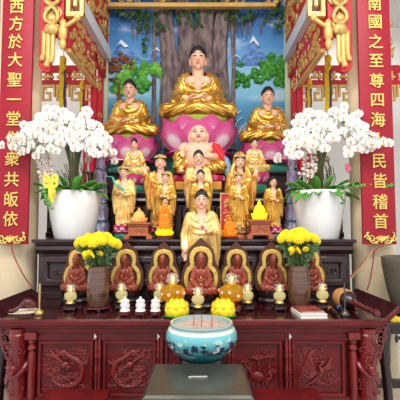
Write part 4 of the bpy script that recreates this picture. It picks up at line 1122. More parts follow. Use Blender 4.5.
# tablet
Y = 3.93; x = PX(226.5, 210, Y)
t = thing('spirit_tablet', 'upright red and gold carved tablet beside the slender crowned statue', 'tablet', (x, Y, Z1))
h = PZ(193, Y)-Z1; w = PX(233.5, 210, Y)-PX(220.5, 210, Y)
ob('tablet_board', (MB().prism([(-w/2, .07), (w/2, .07), (w/2, h-.012), (w/2-.02, h), (-w/2+.02, h), (-w/2, h-.012)], -.012, .012), REDG), t, bevel=.003)
o_ = [(-w/2, .07), (w/2, .07), (w/2, h), (-w/2, h)]; i_ = [(-w/2+.012, .085), (w/2-.012, .085), (w/2-.012, h-.014), (-w/2+.012, h-.014)]
mb = MB().ring(o_, i_, -.02, 0)
mb2 = carving(w-.03, h-.11, 3, 1.3, -.012, .009); mb.add(mb2.v, [tuple(f) for f in mb2.f]); 
mb.v = mb.v[:16]+[(a, b, c+.09) for a, b, c in mb.v[16:]]
ob('gilded_relief', (mb, GOLDC), t)
ob('tablet_foot', (MB().box(-w*.55, w*.55, -.04, .04, 0, .05).box(-w*.5, w*.5, -.03, .03, .05, .075), GOLDC), t, bevel=.004)

# blue and white lotus towers
BLUEW = mat('blue_white_glaze', srgb(196, 206, 228), .2, col2=srgb(58, 84, 150), vscale=16, coat=.3)
def tower(px, Y, ptop, label):
    x = PX(px, 200, Y); H = PZ(ptop, Y)-Z1
    t = thing('tiered_lamp_tower', label, 'tower', (x, Y, Z1))
    n = 5
    for i in range(n):
        z0, z1 = H*(.9*i/n), H*(.9*(i+1)/n); r = .1*(1-.14*i)
        mb = MB().lathe([(r, z0), (r*.94, z0+.02), (r*.9, z1-.02), (r*1.0, z1-.012), (r*1.0, z1)], (0, 0, 0), 8)
        p = ob('tower_tier', (mb, BLUEW), t)
        m2 = MB()
        for j in range(8):
            a = 2*PI*(j+.5)/8; rr_ = r*.93
            m2.box(-.009, .009, -.004, .004, z0+.03, z1-.03); k = len(m2.v)-8
            m2.v[k:] = [(rr_*math.cos(a)-vx*math.sin(a)+vy*math.cos(a), rr_*math.sin(a)+vx*math.cos(a)+vy*math.sin(a), vz) for vx, vy, vz in m2.v[k:]]
        ob('niche', (m2, mat('niche_rose', srgb(176, 132, 160), .4) if 'niche_rose' not in MATS else MATS['niche_rose']), p)
        ob('silver_rim', (MB().lathe([(r*1.03, z1-.006), (r*1.05, z1), (r*1.0, z1+.006)], (0, 0, 0), 8), STEEL), p)
    ob('spire', (MB().lathe([(.06, H*.9), (.03, H*.92), (.035, H*.94), (.012, H*.96), (.003, H)], (0, 0, 0), 16), BLUEW), t)
tower(100, 4.11, 143, 'tiered blue and white tower beside the white pot with the yellow bow')
tower(293, 4.11, 143, 'tiered blue and white tower beside the white pot with the trailing vine')

# ------------------------------------------------------------------ orchids
def bloom_mesh():
    mb = MB()
    def flat(a, l, w, lift, yo=0):
        n = 6; vs = []; cs = []
        for j in range(n):
            v = j/(n-1); ww = w*math.sin(PI*min(1, .12+.86*v))**.7
            for u in (-1, 0, 1):
                d = l*(.12+.88*v); o = ww*u
                y = -.004-lift*math.sin(v*PI*.8)-.003*abs(u)+yo
                vs.append((d*math.sin(a)+o*math.cos(a), y, d*math.cos(a)-o*math.sin(a))); cs.append(max(0, .32-.6*v) if v < .35 else 0)
        fs = []
        for j in range(n-1):
            for u in (0, 1): fs.append((j*3+u, j*3+u+1, j*3+u+4, j*3+u+3))
        mb.add(vs, fs, 0, cs); mb.add([(x, y+.0012, z) for x, y, z in vs], [f[::-1] for f in fs], 0, cs)
    for a in (0, 2.2, -2.2): flat(a, .042, .017, .004, .003)
    for a in (1.3, -1.3): flat(a, .044, .027, .008)
    k = len(mb.v); mb.ell((0, -.013, -.004), (.0065, .009, .009), 8); mb.c[k:] = [.75]*(len(mb.v)-k)
    return mb.mesh('blossom', PETALW, 70)
BLOOM = bloom_mesh()
def leaf_blade(mb, base, d, L_, w, droop, mi=0):
    d = Vector(d).normalized(); side = d.cross(Vector((0, 0, 1))).normalized(); n = 9; vs = []
    for i in range(n):
        v = i/(n-1); p = Vector(base)+d*L_*v+Vector((0, 0, -droop*v*v)); ww = w*math.sin(PI*min(1, .14+.8*v))**.7 if i < n-1 else .002
        for u in (-1, 0, 1): vs.append(p+side*ww*u+Vector((0, 0, .018*abs(u)-.004)))
        for u in (-1, 0, 1): vs.append(p+side*ww*u+Vector((0, 0, .018*abs(u)-.009)))
    fs = []
    for i in range(n-1):
        a = 6*i
        for u in (0, 1): fs += [(a+u, a+u+1, a+u+7, a+u+6), (a+3+u, a+9+u, a+10+u, a+4+u)]
        fs += [(a, a+6, a+9, a+3), (a+2, a+5, a+11, a+8)]
    mb.add(vs, fs, mi)
def orchid(px, Y, ptop, pbot, q, label, seed):
    rr = random.Random(seed); x = PX(px, 215, Y); h = PZ(ptop, Y)-Z1; R0 = 26.5*Y/400
    t = thing('potted_orchid', label, 'potted plant', (x, Y, Z1))
    ob('pot', (MB().lathe([(R0*.68, 0), (R0*.71, .012), (R0*.83, h*.35), (R0*.94, h*.7), (R0*1.0, h*.985), (R0*.99, h), (R0*.93, h), (R0*.9, h*.93), (R0*.3, h*.92)], (0, 0, 0), 48), POTW), t)
    ob('moss', (MB().ell((0, 0, h*.93), (R0*.88, R0*.88, .06), 20), ROOT), t)
    # blossom dome, arching further towards the nearer banner (q)
    sprays = []
    ns = 16
    for i in range(ns):
        a = 2*PI*i/ns+.2
        ex = math.cos(a); ey = math.sin(a)
        rx = .45 if ex*q > 0 else .37
        sprays.append((ex*rx*(1 if i % 2 else .72), ey*(.34 if ey < 0 else .2)*(1 if i % 2 else .75), .3 if i % 2 else .46))
    sprays = [(a_, (-.36-.06*abs(b_) if a_*q > .25 else b_), c_+.06) for a_, b_, c_ in sprays]
    sprays += [(q*.47, -.4, .36), (q*.4, -.42, .42), (q*.27, -.38, .46), (0, -.34, .42), (-q*.24, -.3, .34), (q*.14, -.26, .5), (-q*.1, -.22, .52), (q*.33, -.4, .36), (-q*.3, -.18, .36), (q*.2, -.36, .34), (-q*.12, -.34, .36)]
    pos = []; nb = len(sprays)
    for (ex, ey, ez) in sprays:
        top_ = Vector((ex*.45, ey*.5, h+.68+rr.uniform(-.05, .08)))
        pts = spline([(ex*.06, ey*.1, h*.95), (ex*.12, ey*.2, h+.35), tuple(top_), (ex*.8, ey*.85, h+.06+.5*(ez+.5)), (ex, ey, h+ez)], 7)
        s_ = ob('flower_stem', (MB().tube(pts, [.0045]*12+[.004]*(len(pts)-12), 6), STEM), t)
        k = len(pts)
        for j in range(9):
            f = .44+.56*j/8; p = pts[min(k-1, int(f*(k-1)))]
            pos.append(p+Vector((rr.uniform(-.05, .05), rr.uniform(-.04, .04)-.015, rr.uniform(-.05, .04))))
    c0 = Vector((q*.1, .05, h+.45))
    bl = []
    for p in pos:
        d = (p-c0); d.z *= .6; d.y -= .25; d.normalize()
        d = (d+Vector((rr.uniform(-.4, .4), rr.uniform(-.5, .1), rr.uniform(-.4, .1)))).normalized()
        rot = d.to_track_quat('-Y', 'Z'); s = rr.uniform(.95, 1.25)
        bl.append((p, rot, s))
    bl.sort(key=lambda b: b[0].y)
    for i, (p, rot, s) in enumerate(bl[:96]):
        o = bpy.data.objects.new('blossom', BLOOM); COL.objects.link(o); o.parent = t
        o.location = p; o.rotation_mode = 'QUATERNION'; o.rotation_quaternion = rot; o.scale = (s, s, s)
    mb = MB()
    for p, rot, s in bl[96:]:
        M = Matrix.Translation(p) @ rot.to_matrix().to_4x4() @ Matrix.Scale(s, 4)
        mb.add([M @ v.co for v in BLOOM.vertices], [tuple(f.vertices) for f in BLOOM.polygons], 0, [d.value for d in BLOOM.attributes['tint'].data])
    tag(ob('blossoms_behind', (mb, PETALW, 70), t), kind='stuff')
    for i in range(18):
        a = 2*PI*i/18+rr.uniform(-.15, .15); m_ = MB()
        up = rr.choice((.15, .45, .9)); leaf_blade(m_, (R0*.5*math.cos(a), R0*.5*math.sin(a), h*.97), (math.cos(a), math.sin(a), up), rr.uniform(.2, .28), rr.uniform(.042, .058), rr.uniform(.08, .2))
        ob('leaf', (m_, LEAF, 60), t)
    for i in range(6):
        a = -PI/2+(i-2.5)*.5; m_ = MB(); leaf_blade(m_, (.07*(i-2.5), -.1, h*.97), (math.cos(a)*1.2, -.3, 1.0), .24, .055, .08); ob('leaf', (m_, LEAF, 60), t)
    # dry roots and small dried blooms under the dome
    m_ = MB()
    for i in range(26):
        a = rr.uniform(0, 6.28); r_ = rr.uniform(.03, .17); m_.tube(spline([(r_*math.cos(a)*.6, r_*math.sin(a)*.6, h*.95), (r_*math.cos(a)+.03, r_*math.sin(a), h+rr.uniform(.08, .16)), (r_*1.2*math.cos(a), r_*1.2*math.sin(a), h+rr.uniform(.16, .3))], 5), .004, 5)
    tag(ob('dry_roots', (m_, ROOT), t), kind='stuff')
    # speckled trailing sprig
    sx = q*.27 if q < 0 else -.12
    for (ax, az0, az1, n_) in ((sx, .42, .06, 13), (sx+.07*q*-1, .36, .1, 8)):
        m_ = MB(); pts = spline([(ax*.6, -.12, h+.5), (ax, -.2, h+az0), (ax+.02, -.22, h+(az0+az1)/2), (ax+.05*-q, -.22, h+az1)], 6); m_.tube(pts, .004, 5)
        for j in range(n_):
            p = pts[4+int((len(pts)-5)*j/n_)]; 
            for s_ in (-1, 1): m_.ell(p+Vector((s_*.02+rr.uniform(-.008, .008), -.012, rr.uniform(-.012, .012))), (.02, .012, .017), 8, rot=Matrix.Rotation(rr.uniform(-.8, .8), 3, 'Y'))
        ob('speckled_sprig', (m_, SPECK), t)
    return t, h, R0
tL, hL, RL = orchid(74.5, 3.94, 192, 239, -1, 'white orchid in a glazed white pot with a yellow ribbon bow', 3)
tR, hR, RR = orchid(318.5, 3.94, 191.5, 238, 1, 'white orchid in a glazed white pot with a thin green vine trailing to the banner', 9)
mb = MB()
c = Vector((-.135, -RL-.02, hL+.07))
for q in (-1, 1):
    for dz in (.02, -.03):
        mb.tube(spline([c, c+Vector((q*.035, -.02, .04+dz)), c+Vector((q*.06, -.01, .01+dz)), c+Vector((q*.03, -.015, -.02+dz)), c], 6), .014, 8, flat=.45)
mb.ell(c, (.022, .02, .022), 10)
mb.tube(spline([c, c+Vector((-.0, -.01, -.1)), c+Vector((.01, .015, -.19))], 6), .02, 8, flat=.3); mb.tube(spline([c, c+Vector((.03, -.01, -.08)), c+Vector((.025, .015, -.14))], 6), .017, 8, flat=.3)
ob('ribbon_bow', (mb, RIBY), tL, label='yellow ribbon bow')
def vine(mb, pts, n=10):
    s = spline(pts, 8); mb.tube(s, .0035, 5); rr = random.Random(n)
    for i in range(2, len(s), 2):
        a = rr.uniform(0, 6.28); mb.ell(s[i]+Vector((.012*math.cos(a), -.008, .012*math.sin(a))), (.018, .005, .012), 8, rot=Matrix.Rotation(a, 3, 'Y'))
mb = MB(); vine(mb, [(-.2, -RL*.8, hL), (-.19, -RL-.02, hL-.03), (-.16, -RL-.02, hL-.11), (-.13, -RL-.01, hL-.17)]); ob('trailing_vine', (mb, LEAF, 60), tL)
mb = MB(); vine(mb, [(.15, -.16, hR), (.26, -.22, hR+.03), (.4, -.24, hR+.05), (.52, -.25, hR+.02), (.62, -.25, hR+.05)]); vine(mb, [(.1, -RR*.8, hR), (.13, -RR-.01, hR-.04), (.15, -RR-.0, hR-.13)], 7); ob('trailing_vine', (mb, LEAF, 60), tR)
mb = MB(); mb.ell((.23, -.2, hR+.2), (.03, .02, .04), 12); mb.ell((.21, -.21, hR+.22), (.02, .015, .03), 10); ob('pink_bud', (mb, mat('pink_bud', srgb(236, 120, 150), .5)), tR, label='small pink bud')
mb = MB(); mb.cap((.02, -RR*.8, hR*.98), .02, (.02, -RR*.85, hR+.035), .016, 10)

# ------------------------------------------------------------------ chrysanthemum vases
def mum_mesh():
    mb = MB(); rr = random.Random(2)
    for ring_, (n, a0, l, up) in enumerate(((16, 0, .056, -.05), (16, .2, .055, .25), (14, .4, .05, .6), (11, .1, .042, .95), (7, .3, .032, 1.25))):
        for i in range(n):
            a = 2*PI*i/n+a0; d = Vector((math.cos(a)*math.cos(up), math.sin(a)*math.cos(up), math.sin(up)))
            k = len(mb.v); m_ = d*l; mb.tube([d*.008, d*l*.5+Vector((0, 0, .006)), d*l*.85+Vector((0, 0, .008)), m_+Vector((0, 0, .004))], [.005, .0085, .008, .003], 6)
            mb.c[k:] = [.0+.25*(ring_/4)]*(len(mb.v)-k)
    k = len(mb.v); mb.ell((0, 0, .01), (.022, .022, .02), 10); mb.c[k:] = [.7]*(len(mb.v)-k)
    return mb.mesh('chrysanthemum', YELF, 70)
MUM = mum_mesh()
def mum_vase(px, Y, ptop, pfl, label, seed):
    rr = random.Random(seed); x = PX(px, 290, Y); zt_ = PZ(ptop, Y); R0 = 11.2*Y/400
    t = thing('flower_vase', label, 'vase of flowers', (x, Y, ZT)); h = zt_-ZT; z0 = .028
    mb = MB().lathe([(R0*.95, .012), (R0*1.15, .02), (R0*1.12, z0), (R0*.9, z0)], (0, 0, 0), 28, fn=lambda a, z: 1+.03*math.cos(a*9))
    for i in range(5): a = 2*PI*i/5; mb.cap((R0*1.0*math.cos(a), R0*1.0*math.sin(a), .012), .012, (R0*1.15*math.cos(a), R0*1.15*math.sin(a), .004), .008, 8)
    ob('carved_stand', (mb, MAROON), t)
    hb = h-z0
    pr = [(R0*.78, z0), (R0*.86, z0+.01), (R0*.94, z0+hb*.15), (R0*1.0, z0+hb*.35), (R0*.99, z0+hb*.5), (R0*.92, z0+hb*.75), (R0*.8, z0+hb*.97), (R0*.76, h), (R0*.7, h), (R0*.7, h-.03), (R0*.2, h-.04)]
    pr2 = []
    for (a, b) in zip(pr[:-4], pr[1:-3]):
        for k in range(4): f = k/4; pr2.append((a[0]+(b[0]-a[0])*f+(.0012 if k % 2 else 0), a[1]+(b[1]-a[1])*f))
    ob('vase_body', (MB().lathe(pr2+pr[-4:], (0, 0, 0), 36), VASE), t)
    zf = PZ(pfl, Y)-ZT
    spots = [(-.145, -.02, 0), (-.085, -.07, .01), (-.1, .05, .03), (-.02, -.09, .0), (-.03, .03, .04), (.05, -.07, .015), (.06, .05, .04), (.115, -.03, .0), (.15, .02, -.015), (.0, -.03, .045)]
    fo = MB()
    for i, (fx, fy, fz) in enumerate(spots):
        p = Vector((fx+rr.uniform(-.01, .01), fy, zf+fz+.012)); o = bpy.data.objects.new('bloom', MUM); COL.objects.link(o); o.parent = t
        o.location = p; o.rotation_euler = (.35+rr.uniform(-.1, .2)-fy, fx*2.2, rr.uniform(0, 6)); o.rotation_mode = 'XYZ'
        o.rotation_euler = ((Vector((fx*1.6, fy-.12, .16))).to_track_quat('Z', 'Y')).to_euler(); s = rr.uniform(.86, 1.02); o.scale = (s, s, s)
        ob('stalk', (MB().tube(spline([(fx*.15, fy*.15, h-.03), (fx*.5, fy*.5, (h+zf)/2), tuple(p)], 6), .0045, 6), STEM), t)
    for i, (fx, fz) in enumerate(((-.08, -.085), (-.045, -.075), (-.03, -.1), (.035, -.085), (-.07, -.11))):
        o = bpy.data.objects.new('small_bloom', MUM); COL.objects.link(o); o.parent = t; o.location = (fx, -.1, zf+fz+.01); o.rotation_euler = (.9, fx*2, i); o.scale = (.5,)*3
        ob('stalk', (MB().tube(spline([(fx*.2, -.02, h-.03), (fx*.7, -.07, h+.05), (fx, -.095, zf+fz)], 5), .003, 6), STEM), t)
    for i in range(190):
        a = rr.uniform(0, 6.28); r_ = rr.uniform(.01, .14); zz = rr.uniform(h-.0, zf-.02); r_ *= .35+.65*(zz-h)/(zf-h)
        p = Vector((r_*math.cos(a)*1.15, r_*math.sin(a), zz)); d = Vector((math.cos(a), math.sin(a), rr.uniform(-.4, .9))).normalized()
        leaf_blade(fo, p, d, rr.uniform(.035, .06), rr.uniform(.009, .014), .01)
    tag(ob('foliage', (fo, mat('mum_leaf%d' % seed, srgb(112, 146, 92), .6, var=.45, vscale=20), 60), t), kind='stuff')
mum_vase(98, 3.3, 266, 244, 'brown ribbed vase of yellow chrysanthemums next to the white stupa candles', 1)
mum_vase(299, 3.36, 265, 240, 'brown ribbed vase of yellow chrysanthemums standing behind the books', 2)

# ------------------------------------------------------------------ lamps and candles on the table
def small_lamp():
    t = thing('oil_lamp', '', 'oil lamp', (0, 0, 0))
    mb = MB().lathe([(.052, .012), (.066, .016), (.062, .032), (.045, .04), (.05, .055), (.03, .058)], (0, 0, 0), 24, fn=lambda a, z: 1+.03*math.cos(a*8))
    for i in range(4): a = 2*PI*(i+.5)/4; mb.cap((.052*math.cos(a), .052*math.sin(a), .014), .012, (.06*math.cos(a), .06*math.sin(a), .006), .007, 8)
    ob('stand', (mb, BLACKW), t)
    ob('gilt_foot', (MB().lathe([(.032, .056), (.036, .06), (.026, .072), (.024, .08)], (0, 0, 0), 20), GOLDT), t)
    g = ob('oil_globe', (MB().lathe([(.022, .077), (.042, .09), (.05, .112), (.044, .135), (.026, .148), (.02, .152)], (0, 0, 0), 28), OILP), t)
    ob('glass_chimney', (MB().lathe([(.02, .15), (.034, .158), (.036, .168), (.024, .176), (.032, .188), (.028, .2), (.012, .21)], (0, 0, 0), 20, fn=lambda a, z: 1+.12*math.cos(a*8)), CLEAR), t)
    ob('flame', (MB().ell((0, 0, .174), (.011, .011, .02), 12), FLAME), t, label='glowing orange flame')
    return t
sl = small_lamp()
sl_lab = ['small clear oil lamp on dark stand next to the flower vase, nearest the cream tray', 'small clear oil lamp just behind the first white stupa candle',
          'small clear oil lamp tucked behind the amber lamp nearer the white candles', 'small clear oil lamp behind the blue censer between two yellow lotus candles',
          'small clear oil lamp tucked beside the amber lamp farther from the white candles', 'small clear oil lamp standing alone next to the books', 'small clear oil lamp between the books and the microphones']
spots = [(70.5, 3.27), (121.5, 3.33), (159.5, 3.34), (198, 3.12), (247.5, 3.3), (279.5, 3.28), (322.5, 3.33)]
for i, (px, Y) in enumerate(spots):
    loc = (PX(px, 295, Y), Y, ZT)
    if i == 0: sl.location = loc; sl['label'] = sl_lab[0]; sl['group'] = 'small oil lamps in front of the wooden statues'
    else: dup(sl, loc, sl_lab[i])
def amber_lamp(px, Y, label):
    t = thing('amber_oil_lamp', label, 'oil lamp', (PX(px, 288, Y), Y, ZT), group='large amber oil lamps')
    s = .098
    mb = MB().lathe([(.06, .014), (.08, .02), (.075, .045), (.055, .055), (.06, .085), (.045, .092)], (0, 0, 0), 28, fn=lambda a, z: 1+.03*math.cos(a*8))
    for i in range(4): a = 2*PI*(i+.5)/4; mb.cap((.062*math.cos(a), .062*math.sin(a), .016), .013, (.072*math.cos(a), .072*math.sin(a), .007), .007, 8)
    ob('stand', (mb, MAROON), t)
    g = ob('oil_globe', (MB().lathe([(.045, .09), (.078, .102), (.098, .13), (.1, .16), (.09, .19), (.06, .21), (.03, .218)], (0, 0, 0), 36), AMBER), t)
    m_ = MB()
    rr = random.Random(int(px))
    for i in range(9):
        a = 2*PI*i/9+.3; p = Vector((.1*math.cos(a), .1*math.sin(a), .15+.02*rr.uniform(-1, 1)))
        for k in range(5): b = 2*PI*k/5; m_.ell(p+Vector((-math.sin(a)*.008*math.cos(b), math.cos(a)*.008*math.cos(b), .008*math.sin(b))), (.006, .006, .006), 8)
    ob('painted_flowers', (m_, mat('rose_white_paint%d' % int(px), srgb(246, 214, 200), .4)), g)
    ob('gilt_collar', (MB().lathe([(.032, .214), (.036, .22), (.03, .228)], (0, 0, 0), 24), GOLDT), t)
    ob('glass_chimney', (MB().lathe([(.03, .226), (.045, .236), (.05, .25), (.034, .262), (.044, .278), (.036, .295), (.015, .305)], (0, 0, 0), 24, fn=lambda a, z: 1+.1*math.cos(a*9)), CLEAR), t)
    ob('flame', (MB().ell((0, 0, .258), (.013, .013, .024), 12), FLAME), t, label='glowing orange flame')
amber_lamp(172.5, 3.2, 'large amber glass oil lamp with painted flowers, near the white stupa candles')
amber_lamp(231.5, 3.2, 'large amber glass oil lamp with painted flowers, farther from the white stupa candles')
def lotus_candle(px, Y, label):
    t = thing('lotus_candle', label, 'candle', (PX(px, 306, Y), Y, ZT), group='yellow lotus candles')
    mb = MB()
    for i in range(8): petal(mb, 2*PI*i/8, .05, .012, .1, .012, .034, .006, nu=7, nv=7, thick=.004)
    ob('green_leaves', (mb, mat('lotus_leaf_green%d' % int(px), srgb(96, 190, 80), .5), 70), t)
    mb = MB()
    for row, (r0, z0, r1, z1, n, o_) in enumerate(((.05, .01, .088, .062, 8, 0), (.06, .012, .082, .085, 8, .5), (.06, .045, .07, .118, 8, 0), (.045, .06, .045, .14, 6, .5))):
        for i in range(n): petal(mb, 2*PI*(i+o_)/n, r0, z0, r1, z1, .036 if row < 3 else .03, .022, nu=7, nv=8, thick=.008)
    mb.ell((0, 0, .07), (.06, .06, .06), 18)
    ob('wax_petals', (mb, YELW, 70), t)
lotus_candle(177, 3.03, 'yellow lotus candle next to the three white stupa candles')
lotus_candle(223, 3.03, 'yellow lotus candle in front of the amber lamp farther from the white candles')
def white_candle():
    t = thing('stupa_candle', '', 'candle', (0, 0, 0))
    mb = MB().lathe([(.036, .006), (.044, .01), (.044, .024), (.034, .03)], (0, 0, 0), 24)
    for i in range(4): a = 2*PI*(i+.5)/4; mb.cap((.034*math.cos(a), .034*math.sin(a), .01), .01, (.042*math.cos(a), .042*math.sin(a), .005), .006, 8)
    ob('stand', (mb, MAROON), t)
    mb = MB().lathe([(.03, .03), (.04, .036), (.038, .042), (.033, .045), (.032, .05), (.032, .108), (.035, .11), (.034, .114), (.02, .122), (.012, .126), (.01, .132), (.006, .14), (.001, .144)], (0, 0, 0), 28, fn=lambda a, z: 1+(.04*math.cos(a*8) if z < .056 else 0))
    ob('porcelain_body', (mb, CANDW), t)
    m_ = MB()
    for i in range(6): a = 2*PI*i/6; m_.ell((.03*math.cos(a), .03*math.sin(a), .075), (.008, .008, .015), 8)
    ob('raised_ornament', (m_, CANDW), t)
    return t
wc = white_candle()
for i, (px, lab) in enumerate(((125, 'white porcelain stupa candle nearest the brown flower vase'), (140.5, 'white porcelain stupa candle in the middle of its row of three'), (155.5, 'white porcelain stupa candle nearest the yellow lotus candle'))):
    loc = (PX(px, 306, 3.08), 3.08, ZT)
    if i == 0: wc.location = loc; wc['label'] = lab; wc['group'] = 'white stupa candles'
    else: dup(wc, loc, lab)

# ------------------------------------------------------------------ books, microphones, mallets, tray
def book(x, y, z, w, d, h, rz, m, label):
    t = thing('book', label, 'book', (x, y, z), rz)
    ob('pages', (MB().box(-w/2+.004, w/2-.003, -d/2+.003, d/2-.003, .003, h-.003), PAPER), t)
    mb = MB().box(-w/2, w/2, -d/2, d/2, 0, .003).box(-w/2, w/2, -d/2, d/2, h-.003, h).box(-w/2, -w/2+.003, -d/2, d/2, .003, h-.003)
    ob('cover', (mb, m), t)
Yb = 3.1
book(PX(309, 316, Yb), 3.11, ZT, .2, .26, .03, .06, PAPER, 'thick white book lying under the red book on the altar table')
book(PX(309, 312, Yb), 3.125, ZT+.0305, .18, .21, .014, .1, BOOKR, 'thinner red covered book lying on top of the white book')
def mic(px0, py0, px1, py1, m, label):
    z = ZT+.021
    def onz(px, py):
        v = (200-py)/F; Y = (z-CZ)*(cp-v*sp)/(sp+v*cp); return Vector((PX(px, py, Y), Y, z))
    a, b = onz(px0, py0), onz(px1, py1); d = b-a; L_ = .25; d.normalize(); a = b-d*L_
    t = thing('microphone', label, 'microphone', (b.x, b.y, ZT))
    o = Vector((b.x, b.y, ZT))
    q = lambda s: a+d*L_*s-o
    ob('handle', (MB().tube([q(.32), q(.5), q(.9), q(.96), q(1)], [.019, .019, .016, .014, .008], 18), MICB), t)
    ob('grille_head', (MB().tube([q(0), q(.02), q(.08), q(.2), q(.28), q(.3)], [.006, .016, .0205, .0208, .019, .017], 18), MICG), t)
    ob('rubber_ring', (MB().tube([q(.29), q(.3), q(.38), q(.39)], [.0195, .0208, .0208, .0195], 8), m), t, label='orange rubber ring' if m is ORB else 'blue rubber ring')
mic(322, 303, 337, 314, ORB, 'black microphone with an orange ring lying beside the books')
mic(330, 302, 347, 313, BLB, 'black microphone with a blue ring lying next to the one with the orange ring')
def rod(px, Y, ptop, label, r=.006, m=BRASS):
    t = thing('stick_holder', label, 'stick holder', (PX(px, 305, Y), Y, ZT)); h = PZ(ptop, Y)-ZT
    ob('knob_base', (MB().lathe([(.036, 0), (.04, .008), (.038, .02), (.026, .036), (.012, .044), (.008, .05)], (0, 0, 0), 24), m), t)
    ob('rod', (MB().lathe([(r, .045), (r, h-.006), (r*.6, h)], (0, 0, 0), 12), m), t)
rod(39.5, 3.1, 283.5, 'upright brass rod on a round knob base beside the cream tray', .0085)
rod(344.8, 3.06, 283, 'thin dark steel rod on a domed base in front of the tan mallet', .0065, STEEL)
def onz(px, py, z):
    v = (200-py)/F; Y = (z-CZ)*(cp-v*sp)/(sp+v*cp); return Vector((PX(px, py, Y), Y, z))
# big mallet
a, b = Vector((PX(342, 293.5, 3.36), 3.36, ZT+.085)), onz(378, 314, ZT+.065)
t = thing('bell_mallet', 'tan headed bell mallet with dark turned handle leaning on the scroll end', 'mallet', (a.x, a.y, ZT)); o = Vector((a.x, a.y, ZT)); q = lambda s: a.lerp(b, s)-o
ob('mallet_head', (MB().tube([q(-.08), q(-.06), q(.0), q(.16), q(.18)], [.04, .072, .082, .08, .06], 24), TAN), t)
ob('collar', (MB().tube([q(.175), q(.19), q(.24), q(.3), q(.33)], [.06, .074, .07, .042, .024], 24), BLACKW), t)
ob('handle', (MB().tube([q(.32), q(.36), q(.4), q(.44), q(.9), q(.94), q(.97), q(1.0), q(1.01)], [.022, .034, .026, .02, .016, .024, .027, .02, .006], 16), MAROON), t)
ob('head_rest', (MB().lathe([(.05, -.0), (.05, .006), (.03, .006)], (0, 0, 0), 20), BLACKW), t)
a, b = onz(333, 299, ZT+.02), onz(356, 307, ZT+.02); t = thing('wooden_striker', 'short brown wooden striker lying behind the microphones', 'striker', (a.x, a.y, ZT)); o = Vector((a.x, a.y, ZT)); q = lambda s: a.lerp(b, s)-o
ob('striker_handle', (MB().tube([q(0), q(.02), q(.3), q(.6)], [.008, .014, .012, .012], 12), WOODP), t); ob('striker_head', (MB().tube([q(.58), q(.62), q(.9), q(1)], [.012, .02, .02, .01], 12), WOODP), t)
# tray and wooden fish mallet
c = onz(23, 313, ZT); t = thing('tray', 'shallow cream tray near the end of the altar table under a dark mallet', 'tray', (c.x, c.y, ZT+.003), .15)
def rr_out(w, d, r, n=6):
    out = []
    for cx, cy, a0 in ((w/2-r, d/2-r, 0), (-w/2+r, d/2-r, 90), (-w/2+r, -d/2+r, 180), (w/2-r, -d/2+r, 270)):
        for i in range(n+1): a = math.radians(a0+90*i/n); out.append((cx+r*math.cos(a), cy+r*math.sin(a)))
    return out
o1, o2 = rr_out(.23, .19, .07), rr_out(.205, .165, .06); n = len(o1)
mb = MB(); vs = [(x, y, 0) for x, y in o2]+[(x, y, .012) for x, y in o1]+[(x, y, .012) for x, y in o2]+[(x*.95, y*.95, .005) for x, y in o2]
fs = [tuple(range(n))[::-1], tuple(range(3*n, 4*n))]
for k in range(3): fs += [(k*n+i, k*n+(i+1) % n, (k+1)*n+(i+1) % n, (k+1)*n+i) for i in range(n)]
ob('tray_dish', (mb.add(vs, fs), TRAYM), t)
t = thing('wooden_mallet', 'dark wooden mallet with bent head resting on the cream tray', 'mallet', (c.x, c.y, ZT+.009), .15)
pts = spline([(-.09, -.05, .016), (-.04, -.02, .03), (.0, .01, .06), (.04, .03, .065), (.075, .03, .04), (.09, .028, .024)], 6)
ob('mallet_handle', (MB().tube(pts[:14], [.012]*10+[.016, .018, .02, .022], 14), MAROON), t); ob('mallet_head', (MB().tube(pts[12:], [.02, .026, .03, .031, .031, .031, .03, .029, .028, .027, .026, .025, .024, .022, .02, .018, .016, .014, .01][:len(pts)-12], 16), MAROON), t)

